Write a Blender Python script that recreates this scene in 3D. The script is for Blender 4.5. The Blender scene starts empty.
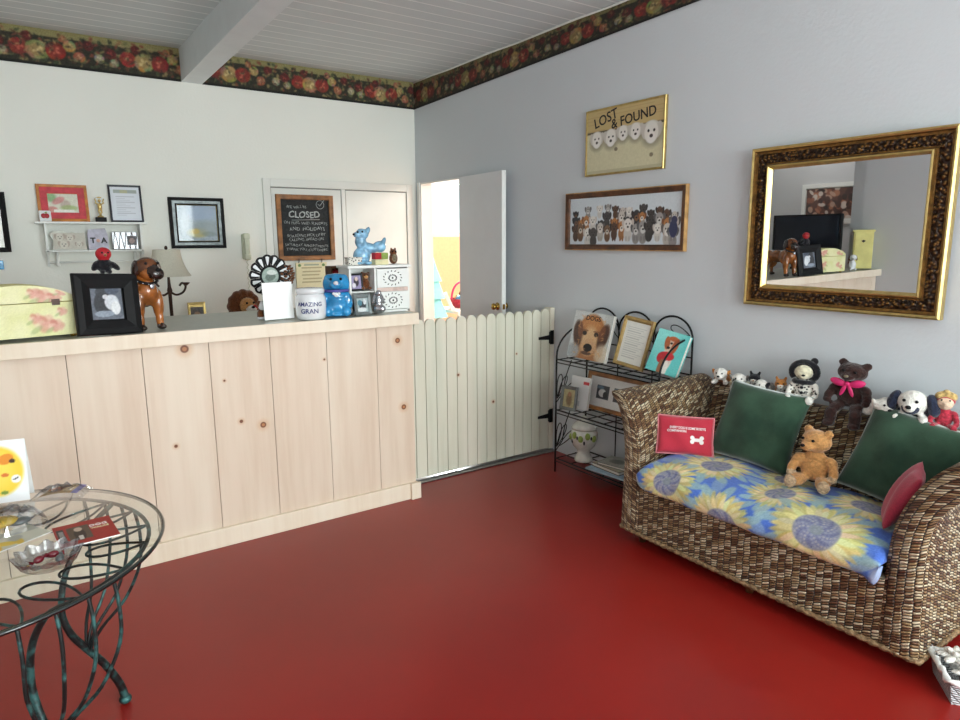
import bpy, bmesh, math, random
import numpy as np
from mathutils import Matrix, Vector, Euler
random.seed(7)
rng = np.random.default_rng(7)
SC = bpy.context.scene
COL = SC.collection
PI = math.pi
R = math.radians

# ------------------------------------------------------------------ colour and materials
def lin1(c):
    c = c / 255.0
    return c / 12.92 if c <= 0.04045 else ((c + 0.055) / 1.055) ** 2.4
def lin(rgb):
    return (lin1(rgb[0]), lin1(rgb[1]), lin1(rgb[2]), 1.0)
def nlin(a):
    a = np.clip(a, 0, 255) / 255.0
    return np.where(a <= 0.04045, a / 12.92, ((a + 0.055) / 1.055) ** 2.4)

class NT:
    """thin helper around a node tree"""
    def __init__(self, name):
        self.m = bpy.data.materials.new(name)
        self.m.use_nodes = True
        self.t = self.m.node_tree
        self.t.nodes.clear()
        self.out = self.t.nodes.new('ShaderNodeOutputMaterial')
        self.b = self.t.nodes.new('ShaderNodeBsdfPrincipled')
        self.t.links.new(self.b.outputs[0], self.out.inputs[0])
    def n(self, typ, **kw):
        nd = self.t.nodes.new('ShaderNode' + typ)
        for k, v in kw.items():
            setattr(nd, k, v)
        return nd
    def put(self, sock, v):
        if isinstance(v, bpy.types.NodeSocket):
            self.t.links.new(v, sock)
        else:
            sock.default_value = v
    def math(self, op, a, b=0.0, c=0.0):
        nd = self.n('Math', operation=op)
        self.put(nd.inputs[0], a); self.put(nd.inputs[1], b); self.put(nd.inputs[2], c)
        return nd.outputs[0]
    def vmath(self, op, a, b=(0, 0, 0)):
        nd = self.n('VectorMath', operation=op)
        self.put(nd.inputs[0], a); self.put(nd.inputs[1], b)
        return nd.outputs[1] if op in ('LENGTH', 'DISTANCE', 'DOT_PRODUCT') else nd.outputs[0]
    def mix(self, f, a, b, blend='MIX'):
        nd = self.n('Mix', data_type='RGBA', blend_type=blend)
        self.put(nd.inputs[0], f); self.put(nd.inputs[6], a); self.put(nd.inputs[7], b)
        return nd.outputs[2]
    def noise(self, vec, scale, detail=3.0, rough=0.5):
        nd = self.n('TexNoise')
        if vec is not None: self.put(nd.inputs['Vector'], vec)
        nd.inputs['Scale'].default_value = scale
        nd.inputs['Detail'].default_value = detail
        nd.inputs['Roughness'].default_value = rough
        return nd.outputs[0]
    def ramp(self, f, stops):
        nd = self.n('ValToRGB')
        cr = nd.color_ramp
        while len(cr.elements) < len(stops): cr.elements.new(0.5)
        for e, (p, c) in zip(cr.elements, stops):
            e.position = p; e.color = c
        self.put(nd.inputs[0], f)
        return nd.outputs[0]
    def smooth(self, v, lo, hi, a=0.0, b=1.0):
        nd = self.n('MapRange', interpolation_type='SMOOTHSTEP')
        self.put(nd.inputs[0], v)
        for i, q in enumerate((lo, hi, a, b)): nd.inputs[1 + i].default_value = q
        return nd.outputs[0]
    def obj(self): return self.n('TexCoord').outputs['Object']
    def gen(self): return self.n('TexCoord').outputs['Generated']
    def uv(self): return self.n('TexCoord').outputs['UV']
    def xyz(self, v):
        nd = self.n('SeparateXYZ'); self.put(nd.inputs[0], v); return nd.outputs
    def comb(self, x, y, z=0.0):
        nd = self.n('CombineXYZ')
        self.put(nd.inputs[0], x); self.put(nd.inputs[1], y); self.put(nd.inputs[2], z)
        return nd.outputs[0]
    def bump(self, h, strength=0.3, dist=0.01):
        nd = self.n('Bump')
        nd.inputs['Strength'].default_value = strength
        nd.inputs['Distance'].default_value = dist
        self.put(nd.inputs['Height'], h)
        self.t.links.new(nd.outputs[0], self.b.inputs['Normal'])
    def set(self, **kw):
        for k, v in kw.items():
            self.put(self.b.inputs[k], v)

def mat(name, rgb, rough=0.6, metal=0.0, amt=0.10, scale=30.0, bump=0.0, coat=0.0, sheen=0.0, spec=0.5, emit=0.0):
    """plain procedural material: a noise-varied colour"""
    k = NT(name)
    c = lin(rgb)
    nz = k.noise(k.obj(), scale, 4.0)
    dark = tuple(v * (1 - amt * 2) for v in c[:3]) + (1,)
    lite = tuple(min(1, v * (1 + amt)) for v in c[:3]) + (1,)
    k.set(**{'Base Color': k.mix(k.smooth(nz, 0.3, 0.7), dark, lite), 'Roughness': rough, 'Metallic': metal,
             'Coat Weight': coat, 'Coat Roughness': 0.08, 'Sheen Weight': sheen, 'Specular IOR Level': spec})
    if bump: k.bump(nz, bump, 0.01)
    if emit:
        k.set(**{'Emission Color': c, 'Emission Strength': emit})
    return k.m

def paintmat(name, rough=0.6, coat=0.0, sheen=0.0, bump=0.0, bscale=300.0):
    """colour comes from the mesh's painted colour attribute"""
    k = NT(name)
    a = k.n('VertexColor', layer_name='Col')
    k.set(**{'Base Color': a.outputs[0], 'Roughness': rough, 'Coat Weight': coat, 'Coat Roughness': 0.04, 'Sheen Weight': sheen})
    if bump: k.bump(k.noise(k.obj(), bscale, 3.0), bump, 0.004)
    return k.m

M = {}
def wall_mat(name, rgb):
    k = NT(name); o = k.obj(); c = lin(rgb)
    n1 = k.noise(o, 1.6, 4); n2 = k.noise(o, 60, 4)
    lo = tuple(v * 0.93 for v in c[:3]) + (1,)
    k.set(**{'Base Color': k.mix(n1, lo, c), 'Roughness': 0.75})
    k.bump(n2, 0.12, 0.01)
    return k.m
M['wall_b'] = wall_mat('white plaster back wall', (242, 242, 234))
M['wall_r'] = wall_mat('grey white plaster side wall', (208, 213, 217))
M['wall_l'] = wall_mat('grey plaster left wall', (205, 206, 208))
M['peach'] = mat('peach painted wall', (252, 204, 166), 0.8, amt=0.03)
M['white'] = mat('white gloss paint', (234, 235, 231), 0.45, amt=0.012, scale=5)
M['offwhite'] = mat('off white paint', (228, 229, 223), 0.5, amt=0.012, scale=5)
M['doorgrey'] = mat('grey white door paint', (226, 228, 230), 0.5, amt=0.012, scale=5)

def floor_mat():
    k = NT('red painted concrete'); o = k.obj()
    n1 = k.noise(o, 0.9, 5); n2 = k.noise(o, 14, 4); n3 = k.noise(o, 160, 2)
    c = k.mix(k.smooth(n1, 0.3, 0.7), lin((131, 27, 22)), lin((146, 32, 26)))
    c = k.mix(k.math('MULTIPLY', k.smooth(n2, 0.4, 0.8), 0.10), c, lin((118, 26, 23)))
    k.set(**{'Base Color': c, 'Roughness': k.math('ADD', 0.27, k.math('MULTIPLY', n1, 0.05)), 'Specular IOR Level': 0.4})
    k.bump(n3, 0.03, 0.002)
    return k.m
M['floor'] = floor_mat()
def ceil_mat():
    k = NT('white tongue and groove boards'); o = k.obj(); s = k.xyz(o)
    f = k.math('FRACT', k.math('DIVIDE', s[1], 0.13))
    g = k.math('ABSOLUTE', k.math('SUBTRACT', f, 0.5))
    line = k.smooth(g, 0.425, 0.475)
    n1 = k.noise(o, 3, 4)
    c = k.mix(n1, lin((206, 213, 214)), lin((216, 222, 222)))
    k.set(**{'Base Color': k.mix(k.math('MULTIPLY', line, 0.9), c, lin((250, 252, 251))), 'Roughness': 0.6})  # groove highlights painted into the colour as pale seam lines
    k.bump(k.math('SUBTRACT', 1.0, line), 0.25, 0.01)
    return k.m
M['ceil'] = ceil_mat()
M['beam'] = mat('grey white beam paint', (228, 234, 235), 0.6, amt=0.015, scale=8)

def pine_mat(name, base, dark, knots=(), bands=()):
    k = NT(name); o = k.obj(); s = k.xyz(o)
    st = k.comb(k.math('MULTIPLY', s[0], 22), k.math('MULTIPLY', s[1], 22), k.math('MULTIPLY', s[2], 1.3))
    g = k.noise(st, 1.0, 6, 0.6)
    big = k.noise(k.comb(k.math('MULTIPLY', s[0], 3.4), k.math('MULTIPLY', s[1], 3.4), k.math('MULTIPLY', s[2], 0.5)), 1.0, 3)
    c = k.mix(k.math('MULTIPLY', k.smooth(g, 0.35, 0.75), 0.6), lin(base), lin(dark))
    c = k.mix(k.math('MULTIPLY', k.smooth(big, 0.4, 0.65), 0.45), c, lin((236, 224, 206)))
    for (kx, kz, r, ring) in knots:
        d = k.vmath('LENGTH', k.comb(k.math('SUBTRACT', s[0], kx), 0.0, k.math('SUBTRACT', s[2], kz)))
        halo = k.smooth(d, r * 0.9, r * 2.6, 0.5, 0.0)
        c = k.mix(halo, c, lin((206, 160, 112)))
        core = k.smooth(d, r * 0.75, r * 1.05, 1.0, 0.0)
        c = k.mix(core, c, lin((112, 62, 34)))
        if ring:
            cc = k.smooth(d, r * 0.35, r * 0.6, 1.0, 0.0)
            c = k.mix(cc, c, lin((178, 118, 74)))
    k.set(**{'Base Color': c, 'Roughness': 0.5})
    k.bump(g, 0.06, 0.005)
    return k.m
KN = [(-2.50, 1.025, .021, 1), (-2.263, .632, .010, 0), (-2.155, .596, .017, 1), (-2.575, .560, .009, 0),
      (-1.367, .962, .017, 1), (-1.338, .567, .017, 1), (-2.33, .85, .006, 0), (-1.81, .9, .006, 0)]
M['pine'] = pine_mat('pale limed pine', (222, 202, 182), (206, 180, 156), KN)
M['pinetrim'] = pine_mat('cream limed pine trim', (234, 219, 198), (219, 198, 172))
M['picket'] = pine_mat('cream washed pickets', (214, 213, 195), (196, 193, 170), [(-.80, .66, .008, 0), (-.52, .44, .009, 0), (-.32, .75, .006, 0)])
M['laminate'] = mat('grey green laminate', (176, 178, 166), 0.3, amt=0.04)
M['alu'] = mat('brushed aluminium', (170, 172, 176), 0.28, 1.0, amt=0.08, scale=60)
M['blackmetal'] = mat('black wrought iron', (26, 28, 30), 0.45, 0.6, amt=0.2)
M['verdigris'] = None
M['brass'] = mat('brass', (196, 160, 80), 0.22, 1.0, amt=0.08)
M['goldlip'] = mat('bright gold leaf', (206, 180, 116), 0.34, 0.85, amt=0.08)
M['darkwood'] = mat('dark walnut', (92, 56, 30), 0.4, amt=0.25, scale=18)
M['midwood'] = mat('mid brown oak', (150, 100, 54), 0.45, amt=0.2, scale=18)
M['lightwood'] = mat('light honey oak', (190, 148, 92), 0.45, amt=0.15, scale=18)
M['cork'] = mat('gilded tan wood', (168, 140, 84), 0.5, amt=0.12, scale=40)
M['black'] = mat('black lacquer', (17, 17, 19), 0.6, amt=0.1, spec=0.25)
M['darkgrey'] = mat('dark grey', (60, 62, 64), 0.5)
M['silver'] = mat('silver', (190, 192, 196), 0.25, 0.9, amt=0.1)
M['pewter'] = mat('grey pewter', (120, 126, 126), 0.4, 0.5, amt=0.15)
M['paper'] = mat('white paper', (238, 239, 236), 0.7, amt=0.02)
M['pages'] = mat('page edges', (226, 222, 212), 0.8, amt=0.06, scale=200)
M['ink'] = mat('black ink', (22, 22, 24), 0.6, amt=0.02)
M['blueink'] = mat('navy glaze lettering', (52, 60, 116), 0.4, amt=0.05)
M['chalk'] = mat('white chalk', (176, 182, 182), 0.9, amt=0.10, scale=200)
M['whiteink'] = mat('white lettering', (240, 232, 230), 0.8, amt=0.02)
M['ceramic'] = mat('white glazed ceramic', (228, 230, 232), 0.18, amt=0.02, coat=0.6)
M['greywhite'] = mat('cream ceramic glaze', (214, 214, 204), 0.25, amt=0.05, coat=0.5)
M['blueglaze'] = mat('bright blue glaze', (44, 146, 204), 0.15, amt=0.15, scale=14, coat=0.8)
M['blueglaze2'] = mat('pale blue glaze', (138, 190, 222), 0.2, amt=0.2, scale=40, coat=0.6)
M['purple'] = mat('purple glaze', (92, 84, 160), 0.3)
M['boxer'] = mat('tan brown glazed dog', (166, 98, 44), 0.22, amt=0.3, scale=9, coat=0.5)
M['boxerdark'] = mat('dark brown muzzle glaze', (46, 30, 24), 0.25, amt=0.2, coat=0.5)
M['red'] = mat('red', (178, 30, 40), 0.5, amt=0.1)
M['redfab'] = mat('red cotton', (190, 40, 62), 0.85, amt=0.06, scale=300, bump=0.08, sheen=0.3)
M['redfab2'] = mat('dusky red cotton', (168, 40, 66), 0.85, amt=0.1, scale=200, bump=0.08, sheen=0.3)
M['pinkpipe'] = mat('pale pink piping', (216, 132, 138), 0.8)
M['leaf'] = mat('leaf green paint', (150, 172, 84), 0.5)
M['yellowpaint'] = mat('yellow painted wood', (226, 218, 140), 0.5, amt=0.06, scale=10)
M['shade'] = mat('cream linen shade', (206, 202, 186), 0.9, amt=0.05, scale=200)
M['bronze'] = mat('dark bronze', (62, 40, 30), 0.4, 0.5, amt=0.2)
M['plasticgrey'] = mat('ivory plastic', (198, 202, 180), 0.4, amt=0.03)
M['screen'] = mat('black glass screen', (20, 24, 32), 0.12, amt=0.05)
M['turq'] = mat('turquoise card', (150, 230, 236), 0.7, amt=0.04)
M['tealbook'] = mat('teal book cloth', (84, 178, 176), 0.4)
M['palebluefolder'] = mat('pale blue paper', (166, 190, 208), 0.6)
M['cream'] = mat('cream paper', (222, 214, 170), 0.7, amt=0.06)

def fur(name, rgb, amt=0.22, scale=90):
    return mat(name, rgb, 0.95, amt=amt, scale=scale, bump=0.7, sheen=0.35, spec=0.2)
M['f_tan'] = fur('honey tan plush', (204, 150, 92), 0.12)
M['f_tanpad'] = fur('pale pad plush', (202, 172, 138))
M['f_dark'] = fur('dark chocolate plush', (50, 28, 24))
M['f_brown'] = fur('brown plush', (112, 66, 36))
M['f_white'] = fur('white plush', (226, 222, 214), 0.10)
M['f_cream'] = fur('cream plush', (222, 216, 188), 0.12)
M['f_black'] = fur('black plush', (24, 24, 30))
M['f_navy'] = fur('navy plush', (38, 44, 66))
M['f_grey'] = fur('grey plush', (140, 136, 130))
M['f_orange'] = fur('ginger plush', (190, 124, 58))
M['f_red'] = fur('red plush', (178, 48, 66))
M['f_blond'] = fur('blond plush hair', (196, 164, 104))
M['f_khaki'] = fur('khaki plush', (134, 120, 96))
M['skin'] = fur('pale muzzle plush', (222, 190, 164), 0.08)
M['magenta'] = mat('bright pink satin ribbon', (214, 44, 110), 0.4, amt=0.08)

def dots_mat():
    k = NT('black and white spotted cloth'); o = k.obj()
    v = k.n('TexVoronoi'); k.put(v.inputs['Vector'], o); v.inputs['Scale'].default_value = 85
    k.set(**{'Base Color': k.mix(k.smooth(v.outputs['Distance'], 0.28, 0.4), lin((24, 24, 28)), lin((222, 218, 208))), 'Roughness': 0.9})
    return k.m
M['dots'] = dots_mat()
def velvet_mat():
    k = NT('green velvet'); o = k.obj()
    n1 = k.noise(o, 7, 4); n2 = k.noise(o, 220, 3)
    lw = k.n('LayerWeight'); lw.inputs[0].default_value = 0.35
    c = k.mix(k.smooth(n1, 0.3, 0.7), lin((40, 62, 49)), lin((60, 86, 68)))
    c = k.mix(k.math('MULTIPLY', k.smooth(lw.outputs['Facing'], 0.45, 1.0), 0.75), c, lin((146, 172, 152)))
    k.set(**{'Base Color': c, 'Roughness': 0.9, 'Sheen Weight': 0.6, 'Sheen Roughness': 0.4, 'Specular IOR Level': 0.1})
    k.bump(n2, 0.25, 0.004)
    return k.m
M['velvet'] = velvet_mat()
def verdigris_mat():
    k = NT('verdigris black iron'); o = k.obj()
    n1 = k.noise(o, 26, 4)
    k.set(**{'Base Color': k.mix(k.smooth(n1, 0.48, 0.66), lin((30, 34, 34)), lin((58, 104, 102))), 'Roughness': 0.42, 'Metallic': 0.35})
    return k.m
M['verdigris'] = verdigris_mat()

def weave_mat(name, bw, bh, cols, slant=0.35):
    """rope weave from UV in metres: staggered rows of twisted strands"""
    k = NT(name); s = k.xyz(k.uv())
    wob = k.noise(k.comb(s[0], s[1]), 14, 2)
    U = k.math('ADD', k.math('DIVIDE', s[0], bw), k.math('MULTIPLY', k.noise(k.comb(s[0], s[1]), 30, 2), 0.5))
    V = k.math('ADD', k.math('DIVIDE', s[1], bh), k.math('MULTIPLY', k.math('SUBTRACT', wob, 0.5), 1.6))
    colid = k.math('FLOOR', U)
    fu = k.math('SUBTRACT', k.math('FRACT', U), 0.5)
    par = k.math('MULTIPLY', k.math('MODULO', colid, 2.0), 0.5)
    V2 = k.math('ADD', k.math('ADD', V, par), k.math('MULTIPLY', fu, slant))
    row = k.math('FLOOR', V2)
    fv = k.math('SUBTRACT', k.math('FRACT', V2), 0.5)
    wn = k.n('TexWhiteNoise', noise_dimensions='2D'); k.put(wn.inputs['Vector'], k.comb(colid, row))
    hu = k.math('SUBTRACT', 1.0, k.math('POWER', k.math('ABSOLUTE', k.math('MULTIPLY', fu, 1.96)), 5.0))
    hv = k.math('SUBTRACT', 1.0, k.math('POWER', k.math('ABSOLUTE', k.math('MULTIPLY', fv, 1.96)), 2.0))
    h = k.math('MULTIPLY', k.math('MAXIMUM', hu, 0.0), k.math('MAXIMUM', hv, 0.0))
    fib = k.noise(k.comb(k.math('MULTIPLY', s[0], 60), k.math('MULTIPLY', s[1], 500)), 1.0, 3)
    val = k.math('ADD', k.math('MULTIPLY', wn.outputs[0], 0.75), k.math('MULTIPLY', fib, 0.3))
    base = k.ramp(val, [(0.05, lin(cols[0])), (0.3, lin(cols[1])), (0.55, lin(cols[2])), (0.88, lin(cols[3]))])
    shade = k.smooth(h, 0.10, 0.72)
    k.set(**{'Base Color': k.mix(shade, lin(cols[4]), base), 'Roughness': 0.42, 'Specular IOR Level': 0.6})
    k.bump(k.math('ADD', h, k.math('MULTIPLY', fib, 0.12)), 0.9, 0.012)
    return k.m
M['weave'] = weave_mat('abaca rope weave', 0.031, 0.0112,
    [(70, 44, 32), (120, 84, 58), (174, 142, 100), (230, 214, 184), (24, 13, 9)], 1.05)
M['weaveedge'] = mat('woven edge fibre', (126, 94, 62), 0.6, amt=0.35, scale=90, bump=0.5)
M['weavewhite'] = weave_mat('white wicker', 0.022, 0.009,
    [(196, 196, 200), (214, 214, 216), (226, 226, 228), (236, 236, 238), (110, 108, 112)])
M['braid'] = mat('pale rope braid', (140, 112, 80), 0.6, amt=0.3, scale=60, bump=0.5)

def glass_mat():
    k = NT('clear green edged glass')
    tr = k.n('BsdfTransparent'); tr.inputs[0].default_value = (0.93, 0.965, 0.95, 1)
    gl = k.n('BsdfGlossy'); gl.inputs['Roughness'].default_value = 0.02
    fr = k.n('Fresnel'); fr.inputs[0].default_value = 1.5
    nz = k.noise(k.obj(), 5, 2)
    mx = k.n('MixShader')
    geo = k.n('NewGeometry')
    k.put(mx.inputs[0], k.math('MULTIPLY', k.math('ADD', k.math('MULTIPLY', fr.outputs[0], 0.9), k.math('MULTIPLY', nz, 0.02)), k.math('SUBTRACT', 1.0, geo.outputs['Backfacing'])))
    k.t.links.new(tr.outputs[0], mx.inputs[1]); k.t.links.new(gl.outputs[0], mx.inputs[2])
    k.t.links.new(mx.outputs[0], k.out.inputs[0])
    return k.m
M['glass'] = glass_mat()
M['glassedge'] = mat('dark green glass edge', (14, 26, 26), 0.15, amt=0.1, coat=0.5)
def crystal_mat(name, tint, mixf):
    k = NT(name)
    tr = k.n('BsdfTransparent'); tr.inputs[0].default_value = lin(tint)
    gl = k.n('BsdfGlossy'); gl.inputs['Roughness'].default_value = 0.05
    nz = k.noise(k.obj(), 60, 2)
    mx = k.n('MixShader'); k.put(mx.inputs[0], k.smooth(nz, 0.3, 0.75, mixf * 0.5, mixf * 1.5))
    k.t.links.new(tr.outputs[0], mx.inputs[1]); k.t.links.new(gl.outputs[0], mx.inputs[2])
    k.t.links.new(mx.outputs[0], k.out.inputs[0])
    return k.m
M['crystal'] = crystal_mat('cut crystal', (226, 228, 230), 0.32)
M['acrylic'] = crystal_mat('clear acrylic', (250, 252, 252), 0.05)
M['poly'] = crystal_mat('clear plastic bag', (232, 234, 236), 0.12)
def mirror_mat():
    k = NT('mirror silvering')
    nz = k.noise(k.obj(), 3, 2)
    k.set(**{'Base Color': k.mix(nz, (0.80, 0.82, 0.84, 1), (0.84, 0.86, 0.87, 1)), 'Metallic': 1.0, 'Roughness': 0.004})
    return k.m
M['mirror'] = mirror_mat()
def ornate_mat():
    k = NT('antique gold carving'); o = k.obj()
    v = k.n('TexVoronoi'); k.put(v.inputs['Vector'], o); v.inputs['Scale'].default_value = 62
    d = v.outputs['Distance']
    n1 = k.noise(o, 40, 4)
    c = k.mix(k.smooth(d, 0.1, 0.55), lin((138, 98, 46)), lin((40, 24, 12)))
    c = k.mix(k.math('MULTIPLY', k.smooth(n1, 0.5, 0.7), 0.5), c, lin((60, 38, 20)))
    k.set(**{'Base Color': c, 'Roughness': 0.4, 'Metallic': 0.45})
    k.bump(k.math('SUBTRACT', 1.0, d), 0.9, 0.012)
    return k.m
M['ornate'] = ornate_mat()
M['oldgold'] = mat('brown gold leaf', (128, 92, 44), 0.35, 0.6, amt=0.25, scale=40)
M['p_print'] = paintmat('printed paper', 0.55)
M['p_gloss'] = paintmat('print under glass', 0.5, coat=0.5)
M['p_board'] = paintmat('chalkboard slate', 0.8)
M['p_fab'] = paintmat('printed cotton', 0.9, sheen=0.2, bump=0.15)
M['p_paper'] = paintmat('floral wallpaper', 0.8)
M['p_wood'] = paintmat('decoupage wood', 0.5)

# ------------------------------------------------------------------ mesh building
class MB:
    def __init__(s):
        s.v = []; s.f = []; s.mi = []; s.sm = []; s.uv = {}
    def add(s, vs, fs, m=0, smooth=False, T=None, uvs=None):
        o = len(s.v)
        for p in vs:
            p = Vector(p)
            if T is not None: p = T @ p
            s.v.append(p)
        for i, f in enumerate(fs):
            if uvs is not None: s.uv[len(s.f)] = [uvs[j] for j in f]
            s.f.append([o + j for j in f]); s.mi.append(m); s.sm.append(smooth)
        return s
    def box(s, c, d, rot=(0, 0, 0), m=0, T=None):
        x, y, z = d[0] / 2, d[1] / 2, d[2] / 2
        A = Matrix.Translation(c) @ Euler(rot).to_matrix().to_4x4()
        if T is not None: A = T @ A
        vs = [(sx * x, sy * y, sz * z) for sz in (-1, 1) for sy in (-1, 1) for sx in (-1, 1)]
        return s.add(vs, [(0, 2, 3, 1), (4, 5, 7, 6), (0, 1, 5, 4), (2, 6, 7, 3), (0, 4, 6, 2), (1, 3, 7, 5)], m, False, A)
    def bx(s, x0, x1, y0, y1, z0, z1, m=0):
        return s.box(((x0 + x1) / 2, (y0 + y1) / 2, (z0 + z1) / 2), (abs(x1 - x0), abs(y1 - y0), abs(z1 - z0)), m=m)
    def cbox(s, c, d, ch, rot=(0, 0, 0), m=0, T=None):
        """box with chamfered edges (octagonal tops)"""
        x, y, z = d[0] / 2, d[1] / 2, d[2] / 2
        A = Matrix.Translation(c) @ Euler(rot).to_matrix().to_4x4()
        if T is not None: A = T @ A
        def ring(hx, hy, zz):
            k = min(ch, hx * .9, hy * .9)
            return [(hx - k, -hy, zz), (hx, -hy + k, zz), (hx, hy - k, zz), (hx - k, hy, zz), (-hx + k, hy, zz), (-hx, hy - k, zz), (-hx, -hy + k, zz), (-hx + k, -hy, zz)]
        rs = [ring(x - ch * .7, y - ch * .7, -z), ring(x, y, -z + ch), ring(x, y, z - ch), ring(x - ch * .7, y - ch * .7, z)]
        vs = [p for r in rs for p in r]; fs = []
        for i in range(3):
            for j in range(8):
                fs.append((i * 8 + j, i * 8 + (j + 1) % 8, i * 8 + 8 + (j + 1) % 8, i * 8 + 8 + j))
        fs.append(tuple(range(7, -1, -1))); fs.append(tuple(range(24, 32)))
        return s.add(vs, fs, m, False, A)
    def ell(s, c, r, rot=(0, 0, 0), m=0, nu=16, nv=10, T=None):
        if not hasattr(r, '__len__'): r = (r, r, r)
        A = Matrix.Translation(c) @ Euler(rot).to_matrix().to_4x4() @ Matrix.Diagonal((r[0], r[1], r[2], 1))
        if T is not None: A = T @ A
        vs = [(0, 0, -1)]
        for i in range(1, nv):
            t = -PI / 2 + PI * i / nv
            for j in range(nu):
                a = 2 * PI * j / nu
                vs.append((math.cos(t) * math.cos(a), math.cos(t) * math.sin(a), math.sin(t)))
        vs.append((0, 0, 1)); fs = []
        for j in range(nu): fs.append((0, 1 + (j + 1) % nu, 1 + j))
        for i in range(nv - 2):
            for j in range(nu):
                a = 1 + i * nu + j; b = 1 + i * nu + (j + 1) % nu
                fs.append((a, b, b + nu, a + nu))
        t = len(vs) - 1; o = 1 + (nv - 2) * nu
        for j in range(nu): fs.append((o + j, o + (j + 1) % nu, t))
        return s.add(vs, fs, m, True, A)
    def tube(s, pts, r, m=0, seg=8, closed=False, T=None):
        P = [Vector(p) for p in pts]; n = len(P)
        rr = r if hasattr(r, '__len__') else [r] * n
        vs = []; up = None
        for i in range(n):
            a = P[i - 1] if (i or closed) else P[0]
            b = P[(i + 1) % n] if (i < n - 1 or closed) else P[-1]
            d = (b - a)
            if d.length < 1e-9: d = Vector((0, 0, 1))
            d.normalize()
            if up is None:
                up = Vector((0, 0, 1)) if abs(d.z) < .9 else Vector((1, 0, 0))
            x = up.cross(d)
            if x.length < 1e-6: x = Vector((1, 0, 0)).cross(d)
            x.normalize(); y = d.cross(x); up = y
            for j in range(seg):
                q = 2 * PI * j / seg
                vs.append(P[i] + (x * math.cos(q) + y * math.sin(q)) * rr[i])
        fs = []
        for i in range(n if closed else n - 1):
            for j in range(seg):
                a = i * seg + j; b = i * seg + (j + 1) % seg
                c = ((i + 1) % n) * seg
                fs.append((a, b, c + (j + 1) % seg, c + j))
        if not closed:
            fs.append(tuple(range(seg - 1, -1, -1))); fs.append(tuple((n - 1) * seg + j for j in range(seg)))
        return s.add(vs, fs, m, True, T)
    def lathe(s, prof, c=(0, 0, 0), m=0, seg=28, T=None, sx=1.0, sy=1.0):
        vs = []; fs = []
        for (r, z) in prof:
            for j in range(seg):
                a = 2 * PI * j / seg
                vs.append((c[0] + r * sx * math.cos(a), c[1] + r * sy * math.sin(a), c[2] + z))
        for i in range(len(prof) - 1):
            for j in range(seg):
                a = i * seg + j; b = i * seg + (j + 1) % seg
                fs.append((a, b, b + seg, a + seg))
        fs.append(tuple(range(seg - 1, -1, -1))); n = len(prof) - 1
        fs.append(tuple(n * seg + j for j in range(seg)))
        return s.add(vs, fs, m, True, T)
    def prism(s, poly, y0, y1, m=0, T=None):
        """polygon in XZ extruded along Y from y0 to y1"""
        n = len(poly)
        vs = [(p[0], y0, p[1]) for p in poly] + [(p[0], y1, p[1]) for p in poly]
        fs = [tuple(range(n)), tuple(range(2 * n - 1, n - 1, -1))]
        for i in range(n):
            j = (i + 1) % n
            fs.append((i, n + i, n + j, j))
        return s.add(vs, fs, m, False, T)
    def frame(s, W, H, prof, mi=None, T=None):
        """mitred moulding; prof: (inset, depth) from outer back to inner back; bottom edge at z=0, back at y=0"""
        n = len(prof); vs = []
        for (sx, sz) in ((-1, -1), (1, -1), (1, 1), (-1, 1)):
            for (i, d) in prof:
                vs.append((sx * (W / 2 - i), -d, H / 2 + sz * (H / 2 - i)))
        for c in range(4):
            for k in range(n - 1):
                a = c * n + k; b = ((c + 1) % 4) * n + k
                s.add([vs[a], vs[b], vs[b + 1], vs[a + 1]], [(0, 1, 2, 3)], mi[k] if mi else 0, False, T)
        return s
    def grid(s, P, m=0, smooth=True, uv=None, T=None):
        """P: rows of points"""
        nr = len(P); nc = len(P[0])
        vs = [p for r in P for p in r]
        fs = [(i * nc + j, i * nc + j + 1, (i + 1) * nc + j + 1, (i + 1) * nc + j) for i in range(nr - 1) for j in range(nc - 1)]
        us = [u for r in uv for u in r] if uv is not None else None
        return s.add(vs, fs, m, smooth, T, us)
    def build(s, name, mats, parent=None, loc=(0, 0, 0), rot=(0, 0, 0), merge=0.0, bevel=0.0):
        me = bpy.data.meshes.new(name)
        me.from_pydata([tuple(v) for v in s.v], [], s.f)
        if not isinstance(mats, (list, tuple)): mats = [mats]
        for mm in mats: me.materials.append(mm)
        me.polygons.foreach_set('material_index', s.mi)
        me.polygons.foreach_set('use_smooth', s.sm)
        if s.uv:
            ul = me.uv_layers.new(name='UVMap')
            for fi, us in s.uv.items():
                p = me.polygons[fi]
                for li, u in zip(p.loop_indices, us): ul.data[li].uv = u
        if merge:
            bm = bmesh.new(); bm.from_mesh(me)
            bmesh.ops.remove_doubles(bm, verts=bm.verts, dist=merge)
            bmesh.ops.recalc_face_normals(bm, faces=bm.faces)
            bm.to_mesh(me); bm.free()
        me.update()
        o = bpy.data.objects.new(name, me); COL.objects.link(o)
        o.location = loc; o.rotation_euler = rot
        if parent is not None: o.parent = parent
        if bevel:
            b = o.modifiers.new('bevel', 'BEVEL'); b.width = bevel; b.segments = 2; b.limit_method = 'ANGLE'
        return o

def thing(name, label, cat, loc=(0, 0, 0), rot=(0, 0, 0), group=None):
    o = bpy.data.objects.new(name, None); COL.objects.link(o)
    o.empty_display_size = 0.05
    o.location = loc; o.rotation_euler = rot
    return tag(o, label, cat, group)
def tag(o, label, cat, group=None):
    o['label'] = label; o['category'] = cat
    if group: o['group'] = group
    return o
def struct(o):
    o['kind'] = 'structure'; return o

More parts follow.
